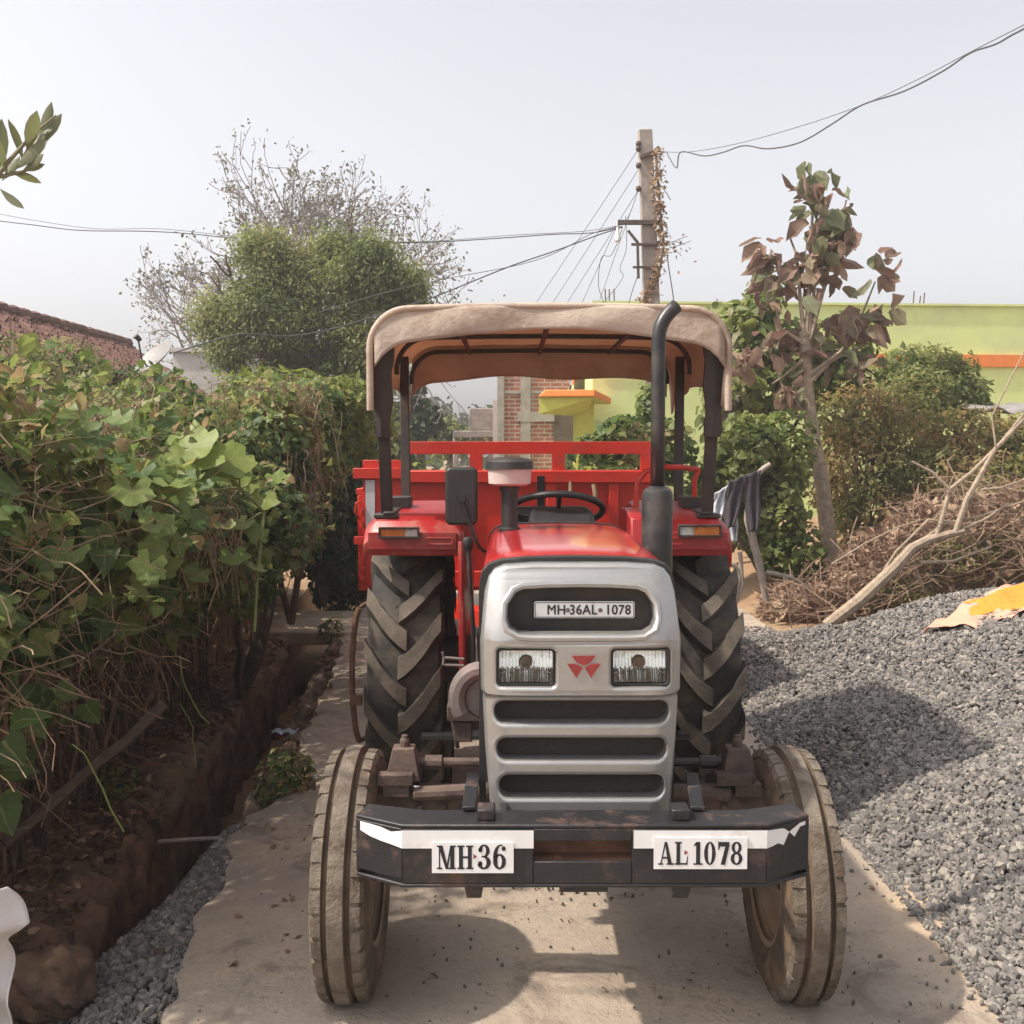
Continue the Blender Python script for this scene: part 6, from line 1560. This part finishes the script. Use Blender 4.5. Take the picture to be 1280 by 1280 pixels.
p = at(772, 293, YP_ - .1); g = G(); g.lathe([(0, .05), (.025, .045), (.03, .0), (.055, -.06), (.05, -.10), (.0, -.13)], p, (0, 0, 1), 12); g.tube([(p[0], p[1], p[2] + .05), (p[0], p[1], p[2] + .2)], .02, 6); obj('lamp', g, M['white'], up_)
# dead creeper on the pole
cr_ = empty('dead_creeper', (xb0 + .2, YP_ - .15, 1.0), 'dry brown creeper climbing the right side of the utility pole', 'creeper')
n = 520; py = rng.uniform(183, 380, n); px = np.interp(py, [183, 230, 300, 340, 380], [821, 822, 828, 822, 803]) + rng.normal(size=n) * 3.5
P = np.array([at(a, b, YP_ - .15 + rng.normal() * .06) for a, b in zip(px, py)])
leafobj('dry_leaves', P, rng.uniform(.04, .09, n), 'oval', leafmat('pale_dry_leaf', [(.24, .15, .08), (.34, .22, .13), (.42, .30, .20)], .3, rough=.8), cr_)
P = np.array([at(850 + rng.normal() * 10, 310 + rng.normal() * 14, YP_ - .2) for k in range(22)]); leafobj('loose_leaves', P, .06, 'oval', DRYL, cr_)
g = G(); g.tube([at(a, b, YP_ - .14) for a, b in ((819, 185), (822, 220), (826, 270), (830, 305), (824, 340), (806, 380), (806, 420), (808, 480))], .02, 5)
for k in range(26):
    b = rng.uniform(190, 370); a = np.interp(b, [183, 230, 300, 340, 380], [821, 822, 828, 822, 803]); g.tube(wig(at(a, b, YP_ - .14), at(a + rng.normal() * 9, b + abs(rng.normal()) * 16, YP_ - .16), .2, .05), .007, 4)
for k in range(4):
    g.tube(wig(at(832, 300 + k * 4, YP_ - .14), at(852 + k * 4, 306 + rng.normal() * 10, YP_ - .2), .1, .05), .006, 4)
obj('stem', g, M['straw'], cr_)
def wire(pts, r, label, Y0, Y1, sub=5, name='overhead_wire', group=None):
    n = len(pts); q = [np.array(at(px, py, Y0 + (Y1 - Y0) * i / (n - 1))) for i, (px, py) in enumerate(pts)]
    out = []
    for i in range(n - 1):
        p0, p1, p2, p3 = q[max(i - 1, 0)], q[i], q[i + 1], q[min(i + 2, n - 1)]
        for s in range(sub):
            t = s / sub; out.append(.5 * (2 * p1 + (p2 - p0) * t + (2 * p0 - 5 * p1 + 4 * p2 - p3) * t * t + (3 * p1 - p0 - 3 * p2 + p3) * t ** 3))
    out.append(q[-1]); g = G(); g.tube(out, r * .68, 5); o = tag(obj(name, g, M['wire'], base=tuple(out[0])), label, 'wire', group); return o
wire([(778, 283), (740, 291), (690, 293), (620, 298), (530, 303), (430, 303), (300, 298), (235, 292), (180, 289), (100, 288), (40, 281), (-10, 275), (-120, 260)], .013, 'long thick cable crossing the left half of the sky behind the tree', 17, 20)
wire([(778, 281), (730, 289), (640, 294), (530, 302), (400, 302), (300, 296), (200, 286), (120, 286), (40, 275), (-10, 266), (-120, 250)], .007, 'thin wire twisted along the thick cable at left', 17.1, 20.1)
wire([(778, 284), (750, 293), (720, 304), (690, 315), (640, 332), (590, 352), (540, 372), (490, 388), (420, 410), (360, 420), (300, 418), (220, 440)], .014, 'sagging dark cable running down from the pole across the green tree', 17, 14.5)
wire([(797, 240), (780, 278), (740, 292), (690, 318), (640, 333), (560, 348), (480, 366), (400, 390)], .008, 'thin slack wire just above the sagging dark cable', 17, 15.2)
wire([(817, 195), (832, 190), (836, 196), (846, 210), (851, 190), (880, 195), (905, 190), (930, 182), (960, 186), (1000, 178), (1040, 155), (1078, 131), (1130, 114), (1180, 88), (1213, 66), (1245, 55), (1280, 36), (1400, -20)], .013, 'wavy dark cable rising from the pole to the upper right corner', 17, 9)
wire([(820, 189), (860, 190), (920, 180), (1000, 158), (1078, 131), (1150, 98), (1213, 65), (1290, 26), (1400, -30)], .0065, 'thin straight messenger wire above the wavy cable at right', 17, 9)
for i, ((a, b), (c, d)) in enumerate((((797, 188), (668, 382)), ((798, 212), (690, 380)), ((799, 236), (708, 380)), ((770, 285), (726, 382)), ((790, 260), (748, 380)))):
    wire([(a, b), ((a + c) / 2 - 1, (b + d) / 2 + 2), (c, d), (c - (a - c) * .12, d + (d - b) * .12)], .007, 'thin straight service wire slanting down left from the pole', 17, 23, group='service wires from the pole')
wire([(778, 285), (765, 318), (752, 322), (748, 356), (755, 380), (757, 400)], .008, 'loose kinked wire end hanging left of the pole', 17, 18)
wire([(782, 270), (783, 310), (775, 335), (779, 345), (770, 360), (758, 375), (750, 400)], .007, 'wavy drop wire between the kinked wire and the pole', 17, 18.5)
wire([(833, 310), (836, 335), (840, 360), (843, 382), (846, 410)], .012, 'dark drop cable hanging right of the pole', 17, 17)
wire([(797, 345), (790, 365), (785, 385), (783, 400)], .009, 'short dark wire falling from the lower bracket of the pole', 17, 17.2)

# ---- hazy air
g = G(); g.box(-160, 160, -45, 225, -2.2, 14)
m, nt, out = new_mat('hazy_air'); pv = nt.nodes.new('ShaderNodeVolumePrincipled'); pv.inputs['Density'].default_value = .003; pv.inputs['Color'].default_value = (.93, .93, .95, 1); pv.inputs['Anisotropy'].default_value = .3
nt.links.new(pv.outputs[0], out.inputs['Volume']); tag(obj('haze', g, m, smooth=False), kind='stuff')

# ================================================================== light
EL = R(54); 
sd_ = norm(np.array([-1.0, -.24, 0])); to_sun = Vector((sd_[0] * math.cos(EL), sd_[1] * math.cos(EL), math.sin(EL)))
W = bpy.data.worlds.new('World'); S.world = W; W.use_nodes = True; nt = W.node_tree; nt.nodes.clear()
ow = nt.nodes.new('ShaderNodeOutputWorld'); bg = nt.nodes.new('ShaderNodeBackground'); sk = nt.nodes.new('ShaderNodeTexSky')
sk.sky_type = 'NISHITA'; sk.sun_disc = False; sk.sun_elevation = EL; sk.sun_rotation = math.atan2(to_sun.x, to_sun.y)
sk.air_density = 1.0; sk.dust_density = 4.0; sk.ozone_density = 1.0; sk.altitude = 0
hs = nt.nodes.new('ShaderNodeHueSaturation'); hs.inputs['Saturation'].default_value = .2
nt.links.new(sk.outputs[0], hs.inputs['Color']); mm = nt.nodes.new('ShaderNodeMix'); mm.data_type = 'RGBA'; mm.blend_type = 'MULTIPLY'; mm.inputs[0].default_value = 1; mm.inputs[7].default_value = (1.0, .98, .985, 1); nt.links.new(hs.outputs[0], mm.inputs[6]); nt.links.new(mm.outputs[2], bg.inputs['Color']); bg.inputs['Strength'].default_value = .15
nt.links.new(bg.outputs[0], ow.inputs['Surface'])
sl_ = bpy.data.lights.new('sun', 'SUN'); sl_.energy = 3.4; sl_.angle = R(1.2); sl_.color = (1.0, .89, .75)
so = bpy.data.objects.new('sun', sl_); COL.objects.link(so); so.rotation_euler = to_sun.to_track_quat('Z', 'Y').to_euler(); so.location = (-20, 0, 30)
vs = S.view_settings; vs.view_transform = 'Standard'; vs.look = 'None'; vs.exposure = .78; vs.gamma = 1.0; vs.use_curve_mapping = False
S.cycles.max_bounces = 8; S.cycles.transparent_max_bounces = 8
